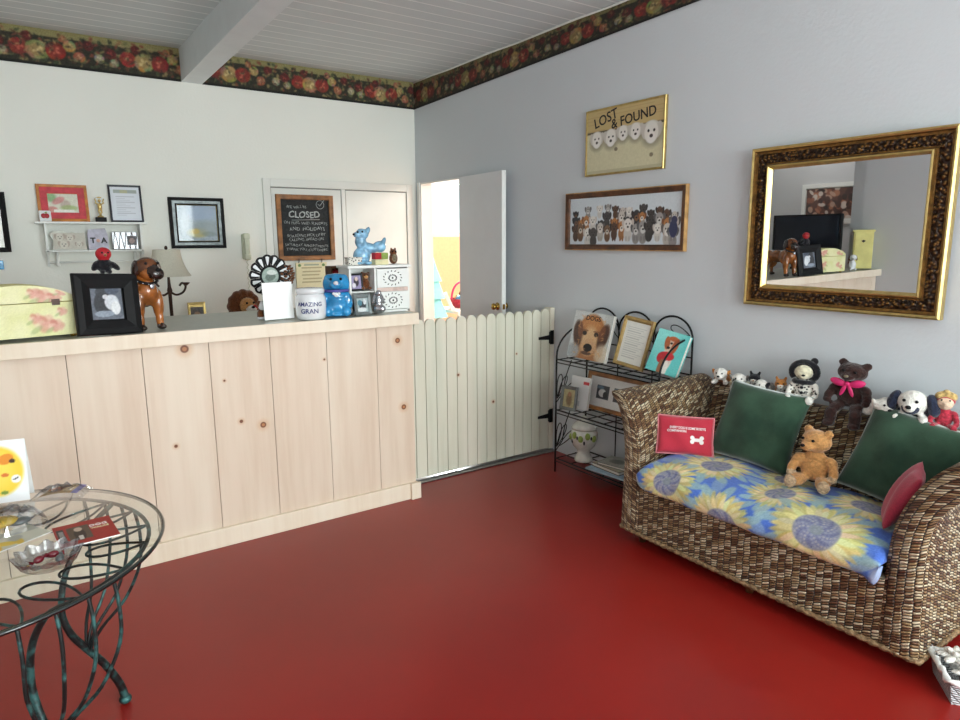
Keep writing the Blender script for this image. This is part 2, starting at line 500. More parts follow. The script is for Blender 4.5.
def text(body, size, m, parent, loc, rot=(R(90), 0, 0), align='CENTER', name='lettering', ext=0.0004, bold=0.0, xs=1.0):
    cu = bpy.data.curves.new('t', 'FONT')
    cu.body = body; cu.size = size; cu.align_x = align; cu.align_y = 'CENTER'; cu.extrude = ext; cu.offset = bold
    cu.resolution_u = 3
    t = bpy.data.objects.new('t', cu); COL.objects.link(t)
    bpy.context.view_layer.update()
    me = bpy.data.meshes.new_from_object(t.evaluated_get(bpy.context.evaluated_depsgraph_get()))
    bpy.data.objects.remove(t)
    me.name = name
    me.materials.clear(); me.materials.append(m)
    o = bpy.data.objects.new(name, me); COL.objects.link(o)
    o.location = loc; o.rotation_euler = rot; o.scale = (xs, 1, 1)
    o.parent = parent
    return o

# ------------------------------------------------------------------ painted surfaces
class Cv:
    def __init__(s, W, H, res=0.004, bg=(255, 255, 255)):
        s.W, s.H = W, H
        s.nx = max(2, int(round(W / res)) + 1); s.ny = max(2, int(round(H / res)) + 1)
        s.X, s.Y = np.meshgrid(np.linspace(0, W, s.nx), np.linspace(0, H, s.ny))
        s.c = np.zeros((s.ny, s.nx, 3)); s.c[:] = bg
    def put(s, mask, col, a=1.0):
        w = (mask * a)[..., None]
        s.c = s.c * (1 - w) + np.array(col, float) * w
        return s
    def ell(s, cx, cy, rx, ry, col, rot=0.0, a=1.0, soft=0.15):
        dx, dy = s.X - cx, s.Y - cy
        c, q = math.cos(rot), math.sin(rot)
        d = np.sqrt(((dx * c + dy * q) / rx) ** 2 + ((-dx * q + dy * c) / ry) ** 2)
        return s.put(np.clip((1 - d) / soft + .5, 0, 1), col, a)
    def rect(s, x0, y0, x1, y1, col, a=1.0):
        return s.put(((s.X >= x0) & (s.X <= x1) & (s.Y >= y0) & (s.Y <= y1)).astype(float), col, a)
    def poly(s, pts, col, a=1.0):
        m = np.ones_like(s.X, bool); n = len(pts)
        for i in range(n):
            (x0, y0), (x1, y1) = pts[i], pts[(i + 1) % n]
            m &= ((x1 - x0) * (s.Y - y0) - (y1 - y0) * (s.X - x0)) >= 0
        return s.put(m.astype(float), col, a)
    def line(s, x0, y0, x1, y1, w, col, a=1.0):
        dx, dy = x1 - x0, y1 - y0; L = dx * dx + dy * dy + 1e-12
        t = np.clip(((s.X - x0) * dx + (s.Y - y0) * dy) / L, 0, 1)
        d = np.hypot(s.X - x0 - t * dx, s.Y - y0 - t * dy)
        return s.put((d < w / 2).astype(float), col, a)
    def blur(s, k=1):
        for _ in range(k):
            p = np.pad(s.c, ((1, 1), (1, 1), (0, 0)), 'edge')
            s.c = (p[1:-1, 1:-1] * 2 + p[:-2, 1:-1] + p[2:, 1:-1] + p[1:-1, :-2] + p[1:-1, 2:]) / 6
        return s
    def noise(s, amp, blur=0):
        n = rng.normal(0, 1, s.X.shape)
        for _ in range(blur):
            n = (n + np.roll(n, 1, 0) + np.roll(n, -1, 0) + np.roll(n, 1, 1) + np.roll(n, -1, 1)) / 3.2
        s.c = s.c + amp * n[..., None]
        return s
    def build(s, name, m, parent=None, loc=(0, 0, 0), rot=(0, 0, 0), warp=None):
        """upright sheet in local XZ facing -Y, lower left corner at loc; warp maps arrays (X, Y) to points"""
        if warp is None: px, py, pz = s.X, np.zeros_like(s.X), s.Y
        else: px, py, pz = warp(s.X, s.Y)
        co = np.stack([px, py, pz], -1).reshape(-1, 3)
        idx = np.arange(s.nx * s.ny).reshape(s.ny, s.nx)
        q = np.stack([idx[:-1, :-1], idx[:-1, 1:], idx[1:, 1:], idx[1:, :-1]], -1).reshape(-1, 4)
        me = bpy.data.meshes.new(name)
        me.vertices.add(len(co)); me.vertices.foreach_set('co', co.ravel().astype(np.float32))
        me.loops.add(q.size); me.loops.foreach_set('vertex_index', q.ravel().astype(np.int32))
        me.polygons.add(len(q)); me.polygons.foreach_set('loop_start', (np.arange(len(q)) * 4).astype(np.int32))
        me.polygons.foreach_set('loop_total', np.full(len(q), 4, np.int32))
        me.update(calc_edges=True)
        at = me.color_attributes.new('Col', 'FLOAT_COLOR', 'POINT')
        cc = np.ones((len(co), 4), np.float32); cc[:, :3] = nlin(s.c.reshape(-1, 3))
        at.data.foreach_set('color', cc.ravel())
        me.polygons.foreach_set('use_smooth', np.ones(len(q), bool))
        me.materials.append(m)
        o = bpy.data.objects.new(name, me); COL.objects.link(o)
        o.location = loc; o.rotation_euler = rot
        if parent is not None: o.parent = parent
        return o

def dogface(c, x, y, r, base, ear, muz=None, nose=(25, 20, 20)):
    c.ell(x - r * .8, y + r * .15, r * .36, r * .7, ear, .25)
    c.ell(x + r * .8, y + r * .15, r * .36, r * .7, ear, -.25)
    c.ell(x, y, r * .78, r * .95, base)
    if muz is not None: c.ell(x, y - r * .42, r * .45, r * .5, muz)
    c.ell(x, y - r * .30, r * .2, r * .15, nose)
    c.ell(x - r * .32, y + r * .15, r * .12, r * .12, (20, 18, 18)); c.ell(x + r * .32, y + r * .15, r * .12, r * .12, (20, 18, 18))

# ------------------------------------------------------------------ soft toys and figurines (one continuous skin)
def smooth_blob(name, blobs, mats, parent, vox=0.006, it=3):
    """blobs: (centre, radii, rot, material index) fused into one surface"""
    mb = MB()
    for (c, r, rot, mi) in blobs: mb.ell(c, r, rot, 0, 14, 9)
    me = bpy.data.meshes.new('tmp'); me.from_pydata([tuple(v) for v in mb.v], [], mb.f)
    o = bpy.data.objects.new('tmp', me); COL.objects.link(o)
    rm = o.modifiers.new('r', 'REMESH'); rm.mode = 'VOXEL'; rm.voxel_size = vox
    bpy.context.view_layer.update()
    nm = bpy.data.meshes.new_from_object(o.evaluated_get(bpy.context.evaluated_depsgraph_get()))
    bpy.data.objects.remove(o)
    bm = bmesh.new(); bm.from_mesh(nm)
    for _ in range(it): bmesh.ops.smooth_vert(bm, verts=bm.verts, factor=0.5, use_axis_x=True, use_axis_y=True, use_axis_z=True)
    bm.to_mesh(nm); bm.free()
    for mm in mats: nm.materials.append(mm)
    if len(mats) > 1 and len(nm.polygons):
        cen = np.zeros(len(nm.polygons) * 3); nm.polygons.foreach_get('center', cen); cen = cen.reshape(-1, 3)
        best = np.full(len(cen), 1e9); idx = np.zeros(len(cen), np.int32)
        for (c, r, rot, mi) in blobs:
            rr = np.array(r if hasattr(r, '__len__') else (r, r, r))
            q = (cen - np.array(c)) @ np.array(Euler(rot).to_matrix())
            d = (np.linalg.norm(q / rr, axis=1) - 1) * rr.min()
            k = d < best; best[k] = d[k]; idx[k] = mi
        nm.polygons.foreach_set('material_index', idx)
    nm.polygons.foreach_set('use_smooth', np.ones(len(nm.polygons), bool))
    nm.name = name
    o = bpy.data.objects.new(name, nm); COL.objects.link(o)
    if parent is not None: o.parent = parent
    return o

def balls(name, items, m, parent):
    o = None
    if len(items) > 1 and name.endswith('s'): name = name[:-1]
    for (c, r) in items:
        mb = MB(); mb.ell(c, r, nu=10, nv=7); o = mb.build(name, m, parent)
    return o
def bow(name, c, s, m, parent, rot=(0, 0, 0)):
    mb = MB(); T = Matrix.Translation(c) @ Euler(rot).to_matrix().to_4x4()
    for k in (-1, 1):
        mb.ell((k * .55 * s, 0, .05 * s), (.5 * s, .16 * s, .3 * s), (0, -k * .35, 0), T=T)
        mb.ell((k * .22 * s, -.05 * s, -.55 * s), (.13 * s, .06 * s, .5 * s), (0, -k * .3, 0), T=T)
    mb.ell((0, -.08 * s, 0), (.17 * s, .14 * s, .18 * s), T=T)
    return mb.build(name, m, parent)

def seated_bear(name, label, cat, loc, rot, s, mats, eye, nosem, turn=0.0, legs='forward', ears=True, group=None, vox=None, tilt=0.0):
    """mats: body, muzzle, pads"""
    t = thing(name, label, cat, loc, rot, group)
    H = Matrix.Translation((0, -.03 * s, .60 * s)) @ Euler((0, tilt, turn)).to_matrix().to_4x4()
    def h(p): return tuple(H @ Vector((p[0] * s, p[1] * s, p[2] * s)))
    hr = (0, tilt, turn)
    B = [((0, 0, .26 * s), (.175 * s, .15 * s, .22 * s), (0, 0, 0), 0), ((0, -.02 * s, .43 * s), (.12 * s, .11 * s, .1 * s), (0, 0, 0), 0),
         (h((0, 0, .06)), (.19 * s, .165 * s, .165 * s), hr, 0), (h((0, -.15, 0)), (.09 * s, .09 * s, .07 * s), hr, 1)]
    if ears:
        for k in (-1, 1): B.append((h((k * .15, .02, .2)), (.068 * s, .04 * s, .068 * s), hr, 0))
    for k in (-1, 1):
        B += [((k * .19 * s, -.05 * s, .37 * s), (.07 * s, .075 * s, .1 * s), (0, k * -.6, 0), 0), ((k * .235 * s, -.11 * s, .25 * s), (.06 * s, .065 * s, .11 * s), (-.4, k * -.2, 0), 0),
              ((k * .235 * s, -.17 * s, .165 * s), (.058 * s, .058 * s, .055 * s), (0, 0, 0), 2)]
        if legs == 'forward':
            B += [((k * .14 * s, -.2 * s, .09 * s), (.088 * s, .18 * s, .088 * s), (0, 0, k * .25), 0), ((k * .19 * s, -.37 * s, .105 * s), (.08 * s, .05 * s, .105 * s), (0, 0, k * .25), 2)]
        else:
            B += [((k * .12 * s, -.12 * s, .06 * s), (.09 * s, .14 * s, .085 * s), (.3, 0, k * .15), 0), ((k * .15 * s, -.24 * s, -.08 * s), (.08 * s, .085 * s, .15 * s), (0, 0, 0), 0),
                  ((k * .155 * s, -.28 * s, -.21 * s), (.08 * s, .11 * s, .065 * s), (0, 0, 0), 2)]
    smooth_blob('body', B, mats, t, vox or max(.0035, s * .022))
    balls('eyes', [(h((k * .075, -.15, .1)), .02 * s) for k in (-1, 1)], eye, t)
    balls('nose', [(h((0, -.235, .025)), (.032 * s, .022 * s, .024 * s))], nosem, t)
    return t
# ================================================================== camera
def camera():
    yaw, pit, rol = R(34.93), R(10.31), R(0.342)
    f = Vector((math.sin(yaw) * math.cos(pit), math.cos(yaw) * math.cos(pit), -math.sin(pit)))
    r = Vector((math.cos(yaw), -math.sin(yaw), 0)); d = f.cross(r)
    c, s = math.cos(rol), math.sin(rol)
    rr = r * c + d * s; dd = r * -s + d * c
    m = Matrix.Identity(4)
    for i in range(3):
        m[i][0] = rr[i]; m[i][1] = -dd[i]; m[i][2] = -f[i]
    m.translation = (-3.135, -5.503, 1.53)
    cd = bpy.data.cameras.new('camera'); cd.sensor_width = 36; cd.lens = 665.7 * 36 / 960
    cd.clip_start = 0.02
    o = bpy.data.objects.new('camera', cd); COL.objects.link(o); o.matrix_world = m
    SC.camera = o
camera()
SC.view_settings.view_transform = 'Standard'
SC.view_settings.look = 'None'
SC.view_settings.exposure = -0.32

# ================================================================== room shell
CZ = 2.908
XL, YF = -3.95, -8.2
mb = MB(); mb.bx(-5.1, 3.3, YF - .12, 2.75, -.08, 0)
struct(mb.build('floor', M['floor']))
mb = MB(); mb.bx(.13, 3.2, -3.08, 2.6, 0, .006); struct(mb.build('floor_playroom_added', mat('pale grey added floor', (214, 210, 204), .5, amt=.03, scale=4)))  # unseen pale floor added to keep red bounce off the door jamb
mb = MB(); mb.bx(-5.1, .12, YF - .12, .12, CZ, CZ + .08)
struct(mb.build('ceiling', M['ceil']))
mb = MB(); mb.bx(-5.1, 0, 0, .12, 0, CZ)
struct(mb.build('wall_back', M['wall_b']))
mb = MB()
mb.bx(0, .12, YF, -.80, 0, CZ); mb.bx(0, .12, -.80, -.078, 2.034, CZ); mb.bx(0, .12, -.078, .12, 0, CZ)
struct(mb.build('wall_right', M['wall_r']))
mb = MB(); mb.bx(XL - .12, XL, YF, -1.85, 0, CZ); mb.bx(-5.0, XL, -1.97, -1.85, 0, CZ)
struct(mb.build('wall_left', M['wall_l']))
mb = MB(); mb.bx(-5.1, -4.98, -1.97, 0, 0, CZ)
struct(mb.build('wall_alcove', M['wall_l']))
# front wall (behind the camera) with two windows
W1 = (-3.35, -1.95); W2 = (-1.55, -.15); WZ = (.75, 2.3)
mb = MB()
mb.bx(XL - .12, W1[0], YF - .12, YF, 0, CZ); mb.bx(W1[1], W2[0], YF - .12, YF, 0, CZ); mb.bx(W2[1], .12, YF - .12, YF, 0, CZ)
for w in (W1, W2):
    mb.bx(w[0], w[1], YF - .12, YF, 0, WZ[0]); mb.bx(w[0], w[1], YF - .12, YF, WZ[1], CZ)
struct(mb.build('wall_front', M['wall_l']))
for i, w in enumerate((W1, W2)):
    mb = MB(); cx = (w[0] + w[1]) / 2; hw = w[1] - w[0]
    for (x0, x1, z0, z1) in ((w[0], w[0] + .05, *WZ), (w[1] - .05, w[1], *WZ), (w[0], w[1], WZ[0], WZ[0] + .05), (w[0], w[1], WZ[1] - .05, WZ[1]), (cx - .02, cx + .02, *WZ)):
        mb.bx(x0, x1, YF - .09, YF - .03, z0, z1)
    o = struct(mb.build('window_%d' % (i + 1), M['white']))
    mb = MB(); mb.bx(w[0] + .04, w[1] - .04, YF - .064, YF - .058, WZ[0] + .04, WZ[1] - .04)
    mb.build('pane', M['glass'], o)
# room beyond the door
mb = MB(); mb.bx(.12, 1.35, 2.6, 2.72, 0, 2.6); mb.bx(2.7, 3.3, 2.6, 2.72, 0, 2.6); mb.bx(1.35, 2.7, 2.6, 2.72, 0, 1.56); mb.bx(1.35, 2.7, 2.6, 2.72, 2.34, 2.6)
struct(mb.build('wall_playroom_back', M['peach']))
mb = MB(); mb.bx(0, .12, .12, 2.72, 0, 2.6)
struct(mb.build('wall_playroom_left', M['peach']))
mb = MB(); mb.bx(3.2, 3.32, -3.2, 2.72, 0, 2.6); mb.bx(.12, 3.32, -3.2, -3.08, 0, 2.6)
struct(mb.build('wall_playroom_right', M['peach']))
mb = MB(); mb.bx(.12, 3.32, -3.2, 2.72, 2.6, 2.66)
struct(mb.build('ceiling_playroom', M['white']))
mb = MB()
for (x0, x1, z0, z1) in ((1.35, 1.4, 1.56, 2.34), (2.65, 2.7, 1.56, 2.34), (1.35, 2.7, 1.56, 1.61), (1.35, 2.7, 2.29, 2.34)):
    mb.bx(x0, x1, 2.61, 2.68, z0, z1)
o = struct(mb.build('window_3', M['white']))
mb = MB(); mb.bx(1.39, 2.66, 2.64, 2.646, 1.6, 2.3); mb.build('pane', M['glass'], o)

# ceiling beam
P = [(-1.965, -1.800)]
mb = MB(); x0, x1 = -1.958, -1.812
zb = [(-.0, 2.680), (-8.2, 2.86)]
mb.add([(x0, 0, zb[0][1]), (x1, 0, zb[0][1]), (x1, YF, zb[1][1]), (x0, YF, zb[1][1]), (x0, 0, CZ), (x1, 0, CZ), (x1, YF, CZ), (x0, YF, CZ)],
       [(0, 3, 2, 1), (0, 1, 5, 4), (1, 2, 6, 5), (2, 3, 7, 6), (3, 0, 4, 7)])
struct(mb.build('beam_ceiling', M['beam']))

# floral wallpaper border (painted sheets with a slight thickness of their own offset)
def border(Lm, H, seed, dim=1.0):
    g = np.random.default_rng(seed)
    c = Cv(Lm, H, .004, (44, 42, 30))
    c.rect(0, H * .80, Lm, H, (150, 142, 92), .85)
    for _ in range(int(Lm * 230)):
        x, y = g.uniform(0, Lm), g.uniform(.08, .92) * H
        c.ell(x, y, g.uniform(.008, .022), g.uniform(.005, .012), [(60, 70, 46), (98, 98, 62), (34, 38, 28), (132, 118, 76), (84, 56, 40), (120, 62, 46), (150, 132, 88)][g.integers(7)], g.uniform(0, 3), .85, .6)
    per = .64
    def rose(x, y, r, col, hi):
        r *= 1.12
        for k in range(8):
            a = k * PI / 4 + x * 9; c.ell(x + math.cos(a) * r * .62, y + math.sin(a) * r * .58, r * g.uniform(.36, .5), r * g.uniform(.26, .36), tuple(v * g.uniform(.6, 1.0) for v in col), a + 1.57, .95, .35)
        c.ell(x, y, r * .62, r * .58, tuple(v * .8 for v in col), 0, .9, .4)
        for k in range(7):
            a = 2.4 * k + x * 5; q = r * (.5 - .05 * k)
            c.ell(x + math.cos(a) * r * .26, y + math.sin(a) * r * .24, q * .6, q * .4, hi if k % 2 else tuple(v * .72 for v in col), a, .75, .5)
    RD, CR, PK, DR = (158, 56, 46), (196, 164, 104), (182, 116, 84), (104, 40, 36)
    for k in range(-1, int(Lm / per) + 2):
        b = k * per + .1
        for (dx, dy, r, col, hi) in ((.00, .46, .052, RD, (204, 104, 84)), (.10, .42, .062, CR, (226, 204, 146)), (.205, .44, .056, RD, (214, 116, 92)), (.29, .62, .036, CR, (210, 184, 120)),
                                     (.34, .34, .034, PK, (222, 170, 130)), (.40, .70, .032, DR, (150, 60, 52)), (.46, .38, .03, (186, 176, 140), (214, 208, 176)), (.53, .55, .036, DR, (168, 70, 58)),
                                     (.55, .30, .028, (170, 160, 126), (206, 198, 164)), (.05, .76, .03, DR, (140, 52, 46)), (.25, .80, .024, PK, (210, 160, 110))):
            rose(b + dx, dy * H, r * (H / .23), col, hi)
    for _ in range(int(Lm * 90)):
        x, y = g.uniform(0, Lm), g.uniform(.08, .85) * H
        c.ell(x, y, g.uniform(.008, .02), g.uniform(.003, .007), [(58, 66, 44), (36, 40, 30), (120, 110, 72), (44, 34, 28), (176, 150, 100)][g.integers(5)], g.uniform(0, 3), .7, .6)
    c.blur(2)
    c.rect(0, 0, Lm, H * .085, (16, 18, 14), .92)
    c.noise(7)
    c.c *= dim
    return c
c = border(1.815, .23, 3); struct(c.build('trim_1', M['p_paper'], None, (-1.812, -.006, 2.678), (0, 0, 0)))
c = border(3.0, .23, 3); struct(c.build('trim_2', M['p_paper'], None, (-4.958, -.006, 2.678)))
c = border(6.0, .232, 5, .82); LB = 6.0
struct(c.build('trim_3', M['p_paper'], None, (-.006, 0, 2.676), (0, 0, R(-90)), warp=lambda X, Y: (X, 0 * X, Y * (1 - .118 * np.minimum(X, 4) ) + .0272 * np.minimum(X, 4))))
mb = MB(); mb.tube([(-.012, -.02 - .3 * i, 2.901 + .003 * math.sin(i * 2.1)) for i in range(22)], .006, seg=6)
tag(mb.build('cable', M['white']), 'thin white cable running along the top of the floral wallpaper border', 'cable')

# closet in the back wall: casing, two flat doors
mb = MB()
mb.bx(-1.412, -1.352, -.022, 0, 0, 2.02); mb.bx(-.108, -.045, -.022, 0, 0, 2.02); mb.bx(-1.352, -.108, -.022, 0, 1.955, 2.02); mb.bx(-.742, -.706, -.018, 0, 0, 1.955)
struct(mb.build('trim_4', M['offwhite'], bevel=.003))
for i, (a, b) in enumerate(((-1.346, -.748), (-.700, -.114))):
    mb = MB(); mb.bx(a, b, -.012, 0, .01, 1.945)
    o = struct(mb.build('door_%d' % (i + 1), M['offwhite']))
    mb = MB(); kx = b - .05 if i == 0 else a + .05
    mb.lathe([(.004, 0), (.006, .015), (.016, .02), (.017, .03), (.008, .036)], T=Matrix.Translation((kx, -.012, .95)) @ Euler((R(90), 0, 0)).to_matrix().to_4x4(), seg=14)
    mb.build('knob', M['brass'], o)
mb = MB(); mb.bx(-1.352, -.108, -.004, 0, 0, 1.955); struct(mb.build('trim_5', mat('shadow gap grey', (140, 140, 136), .8)))

# doorway casing and jambs in the right wall
mb = MB()
mb.bx(-.012, 0, -.078, -.04, 0, 2.036); 
mb.bx(0, .12, -.092, -.078, 0, 2.034); mb.bx(0, .12, -.80, -.078, 2.02, 2.034); mb.bx(0, .12, -.80, -.786, 0, 2.034)
struct(mb.build('trim_6', M['white'], bevel=.002))
# the door leaf, hinged on the near jamb and folded back toward the wall
leaf = bpy.data.objects.new('door_3', None); COL.objects.link(leaf); struct(leaf)
leaf.location = (-.022, -.812, 0); leaf.rotation_euler = (0, 0, R(-90 - 4.2))
mb = MB(); mb.bx(0, .65, -.036, 0, .02, 2.025); struct(mb.build('door_leaf', [M['doorgrey']], leaf, bevel=.002))
mb = MB(); mb.bx(.6495, .652, -.0365, 0, .02, 2.025); mb.build('door_edge', M['white'], leaf)
for sgn in (-1, 1):
    mb = MB(); T = Matrix.Translation((.592, -.036 if sgn < 0 else 0, 1.02)) @ Euler((R(90) * (1 if sgn < 0 else -1), 0, 0)).to_matrix().to_4x4()
    mb.lathe([(.03, 0), (.031, .004), (.014, .008), (.011, .018), (.02, .024), (.026, .034), (.024, .044), (.01, .05)] if sgn < 0 else [(.03, 0), (.031, .004), (.014, .008), (.011, .018), (.02, .024), (.026, .034), (.024, .044), (.01, .05)], T=T, seg=18)
    mb.build('door_knob', M['brass'], leaf)
mb = MB(); mb.bx(.652, .653, -.028, -.008, 1.0, 1.04); mb.build('latch_plate', M['brass'], leaf)
for z in (.25, 1.05, 1.8):
    mb = MB(); mb.tube([(0, .006, z - .045), (0, .006, z + .045)], .006); mb.build('hinge', M['brass'], leaf)

# ================================================================== lights
def area(name, loc, rot, sx, sy, e, col):
    l = bpy.data.lights.new(name, 'AREA'); l.shape = 'RECTANGLE'; l.size = sx; l.size_y = sy; l.energy = e; l.color = col
    o = bpy.data.objects.new(name, l); COL.objects.link(o); o.location = loc; o.rotation_euler = rot
    return o
area('window_light_left', (-2.65, YF - .25, 1.55), (R(90), 0, 0), 1.4, 1.6, 190, (.95, .975, 1.0))
area('window_light_right', (-.85, YF - .25, 1.55), (R(90), 0, 0), 1.4, 1.6, 235, (.93, .965, 1.0))
area('ceiling_fill_light', (-2.2, -6.6, 1.9), (R(180), 0, 0), 1.2, 1.2, 60, (1.0, .95, .88))  # added fill aimed upward to brighten the ceiling, not a real fitting
area('playroom_window_light', (2.0, 2.8, 1.95), (R(-90), 0, 0), 1.3, .75, 170, (1, 1, 1))
area('playroom_lamp_light', (2.2, -1.6, 2.45), (R(30), 0, R(30)), 1.0, 1.0, 150, (1, .98, .94))
area('alcove_fill_light', (-4.45, -1.0, 2.8), (0, 0, 0), .5, .8, 9, (1, .97, .93))  # added fill that lifts the dark alcove in the mirror, no lamp known there
w = bpy.data.worlds.new('sky'); SC.world = w; w.use_nodes = True
bg = w.node_tree.nodes['Background']
bg.inputs[0].default_value = (.86, .93, 1.0, 1); bg.inputs[1].default_value = 2.2

# ================================================================== reception counter
ct = thing('reception_counter', 'long reception counter faced with pale pine planks under a grey top', 'counter', (-2.6, -1.8, 0))
L = (2.6, 1.8, 0)
def wb(mb): # shift world-coordinate builder into the counter's local frame
    for i, v in enumerate(mb.v): mb.v[i] = v + Vector((2.6, 1.8, 0))
    return mb
mb = MB(); edges = [-3.945, -3.865, -3.57, -3.275, -2.98, -2.683, -2.391, -2.096, -1.794, -1.5, -1.268]
for a, b in zip(edges[:-1], edges[1:]): mb.bx(a + .0015, b - .0015, -2.15, -2.13, .04, 1.062)
o = mb.build('plank_front', M['pine'], None); o.parent = ct; o.matrix_parent_inverse = Matrix.Translation((2.6, 1.8, 0))
def cpart(mb, name, m, bevel=0.0):
    return wb(mb).build(name, m, ct, bevel=bevel)
mb = MB(); mb.bx(-3.945, -1.272, -2.13, -2.122, .02, 1.06); cpart(mb, 'backing', M['darkwood'])
mb = MB(); mb.bx(-1.29, -1.268, -2.122, -1.5, .0, 1.06); mb.bx(-3.945, -1.29, -1.5, -1.478, 0, 1.06); cpart(mb, 'side_panel', M['pinetrim'])
mb = MB(); mb.bx(-3.945, -1.262, -2.185, -1.47, 1.064, 1.116); mb.bx(-3.945, -3.3, -1.47, -1.36, 1.064, 1.116); cpart(mb, 'counter_top', M['laminate'], .002)
mb = MB(); mb.bx(-3.945, -1.258, -2.20, -2.185, 1.052, 1.118); mb.bx(-1.262, -1.25, -2.2, -1.47, 1.052, 1.118); cpart(mb, 'edge_band', M['pinetrim'], .003)
mb = MB(); mb.bx(-3.945, -1.262, -2.172, -2.15, 0, .098); mb.bx(-1.32, -1.256, -2.19, -2.172, 0, .1); cpart(mb, 'baseboard', M['pinetrim'], .003)

# ================================================================== picket gate
gt = thing('picket_gate', 'cream picket gate between the pine counter and the side wall', 'gate', (-.02, -1.92, 0))
n = 15; x0, x1 = -1.222, -.045; pw = (x1 - x0) / n
for i in range(n):
    a = x0 + i * pw + .0025; b = a + pw - .005; cx = (a + b) / 2; h = pw / 2 - .0025
    pts = [(a, .022), (b, .022), (b, .995)]
    for k in range(1, 8):
        t = PI * k / 8
        pts.append((cx + h * math.cos(t), .995 + .047 * math.sin(t) ** .8))
    pts.append((a, .995))
    mb = MB(); mb.prism([(p[0], p[1] + random.uniform(-.002, .002) * (p[1] > .9)) for p in pts], -1.942, -1.924)
    for j, v in enumerate(mb.v): mb.v[j] = v + Vector((.02, 1.92, 0))
    mb.build('picket', M['picket'], gt)
for z in (.22, .82):
    mb = MB(); mb.bx(x0 + .03, x1 - .02, -1.923, -1.89, z - .045, z + .045)
    for j, v in enumerate(mb.v): mb.v[j] = v + Vector((.02, 1.92, 0))
    mb.build('rail', M['picket'], gt)
mb = MB(); mb.bx(-.042, -.003, -1.948, -1.88, 0, 1.048)
post = tag(mb.build('gate_post', M['picket'], bevel=.002), 'narrow cream wooden post on the side wall carrying the gate hinges', 'post')
for z in (.263, .838):
    mb = MB()
    mb.prism([(-.145, z - .009), (-.05, z - .017), (-.05, z + .017), (-.145, z + .009)], -1.948, -1.9425)
    mb.bx(-.043, -.012, -1.953, -1.948, z - .05, z + .05); mb.tube([(-.047, -1.95, z - .042), (-.047, -1.95, z + .042)], .0065)
    for j, v in enumerate(mb.v): mb.v[j] = v + Vector((.02, 1.92, 0))
    mb.build('hinge', M['blackmetal'], gt)
mb = MB(); mb.bx(-1.25, -.004, -1.992, -1.90, 0, .008); mb.bx(-1.25, -.004, -1.955, -1.93, .008, .013)
struct(mb.build('trim_7', M['alu'], bevel=.002))

# ================================================================== pictures on the walls
RW = R(-90)
def framed(name, label, cat, W, H, loc, rot, prof, mats, mi, canvas, cm, inset, depth, extra=None, group=None, fname='frame'):
    t = thing(name, label, cat, loc, rot, group)
    mb = MB(); mb.frame(W, H, prof, mi); mb.box((0, -.0015, H / 2), (W - .006, .003, H - .006), m=0)
    mb.build(fname, mats, t)
    if canvas is not None:
        canvas.build('print', cm, t, (-(W / 2 - inset), -depth, inset))
    if extra: extra(t)
    return t

# brown mirror
def mirror():
    W, H = .902, .768
    t = thing('wall_mirror', 'large rectangular mirror in a carved brown and gold frame over the sofa', 'mirror', (-.018, -3.915, 1.192), (R(.5), 0, RW - R(.6)))
    prof = [(0, 0), (0, .034), (.008, .040), (.016, .036), (.020, .022), (.030, .020), (.052, .026), (.074, .019), (.080, .020), (.086, .034), (.092, .036), (.098, .030), (.106, .014), (.108, .006)]
    mi = [2, 2, 2, 0, 0, 1, 1, 0, 0, 2, 2, 2, 0]
    mb = MB(); mb.frame(W, H, prof, mi); mb.build('frame', [M['oldgold'], M['ornate'], M['goldlip']], t)
    mb = MB()
    def beads(ins, r, step, dep):
        for (sx, L_) in (('h', W - 2 * ins), ('v', H - 2 * ins)):
            k = int(L_ / step)
            for i in range(k + 1):
                q = -L_ / 2 + L_ * i / k
                for sg in (-1, 1):
                    c = (q, -dep, H / 2 + sg * (H / 2 - ins)) if sx == 'h' else (sg * (W / 2 - ins), -dep, H / 2 + q)
                    mb.ell(c, (r, r * .7, r), nu=6, nv=4)
    beads(.066, .0065, .0165, .022)
    o = mb.build('beading', M['ornate'], t); o['kind'] = 'stuff'
    mb = MB(); mb.box((0, -.004, H / 2), (W - .2, .004, H - .2)); gl_ = mb.build('glass', M['mirror'], t); gl_.location = (0, -.008, 0); gl_.rotation_euler = (R(.2), 0, R(-.4))
    mb = MB(); mb.box((0, -.001, H / 2), (W - .02, .002, H - .02)); mb.build('backing', M['darkwood'], t)
mirror()

# panorama of dogs
c = Cv(.915, .297, .0035, (206, 214, 220)); c.noise(3, 1)
g = np.random.default_rng(21)
pal = [((60, 54, 54), (40, 36, 38), None), ((196, 190, 182), (90, 84, 82), (220, 216, 210)), ((120, 88, 62), (70, 50, 38), (200, 190, 176)), ((40, 38, 42), (28, 26, 30), (120, 84, 56)),
       ((176, 116, 62), (120, 72, 40), (222, 214, 204)), ((152, 148, 146), (86, 84, 86), (206, 204, 200)), ((86, 58, 42), (44, 32, 28), None), ((222, 218, 212), (196, 188, 180), None)]
xs = np.linspace(.045, .87, 15)
for row, (y, r) in enumerate(((.205, .027), (.155, .033), (.10, .037))):
    for j, x in enumerate(xs):
        if row == 0 and j in (1, 3, 9): continue
        x += g.uniform(-.012, .012); yy = y + g.uniform(-.022, .028) - .02 * abs(j - 7) / 7
        b, e, m_ = pal[g.integers(8)]
        rr = r * g.uniform(.85, 1.15)
        c.ell(x, yy - rr * 1.3, rr * .8, rr * 1.1, tuple(v * .9 for v in b)); dogface(c, x, yy, rr, b, e, m_)
        if row == 2:
            c.ell(x - rr * .3, .035, rr * .22, .016, tuple(v * .8 for v in b)); c.ell(x + rr * .3, .035, rr * .22, .016, tuple(v * .8 for v in b))
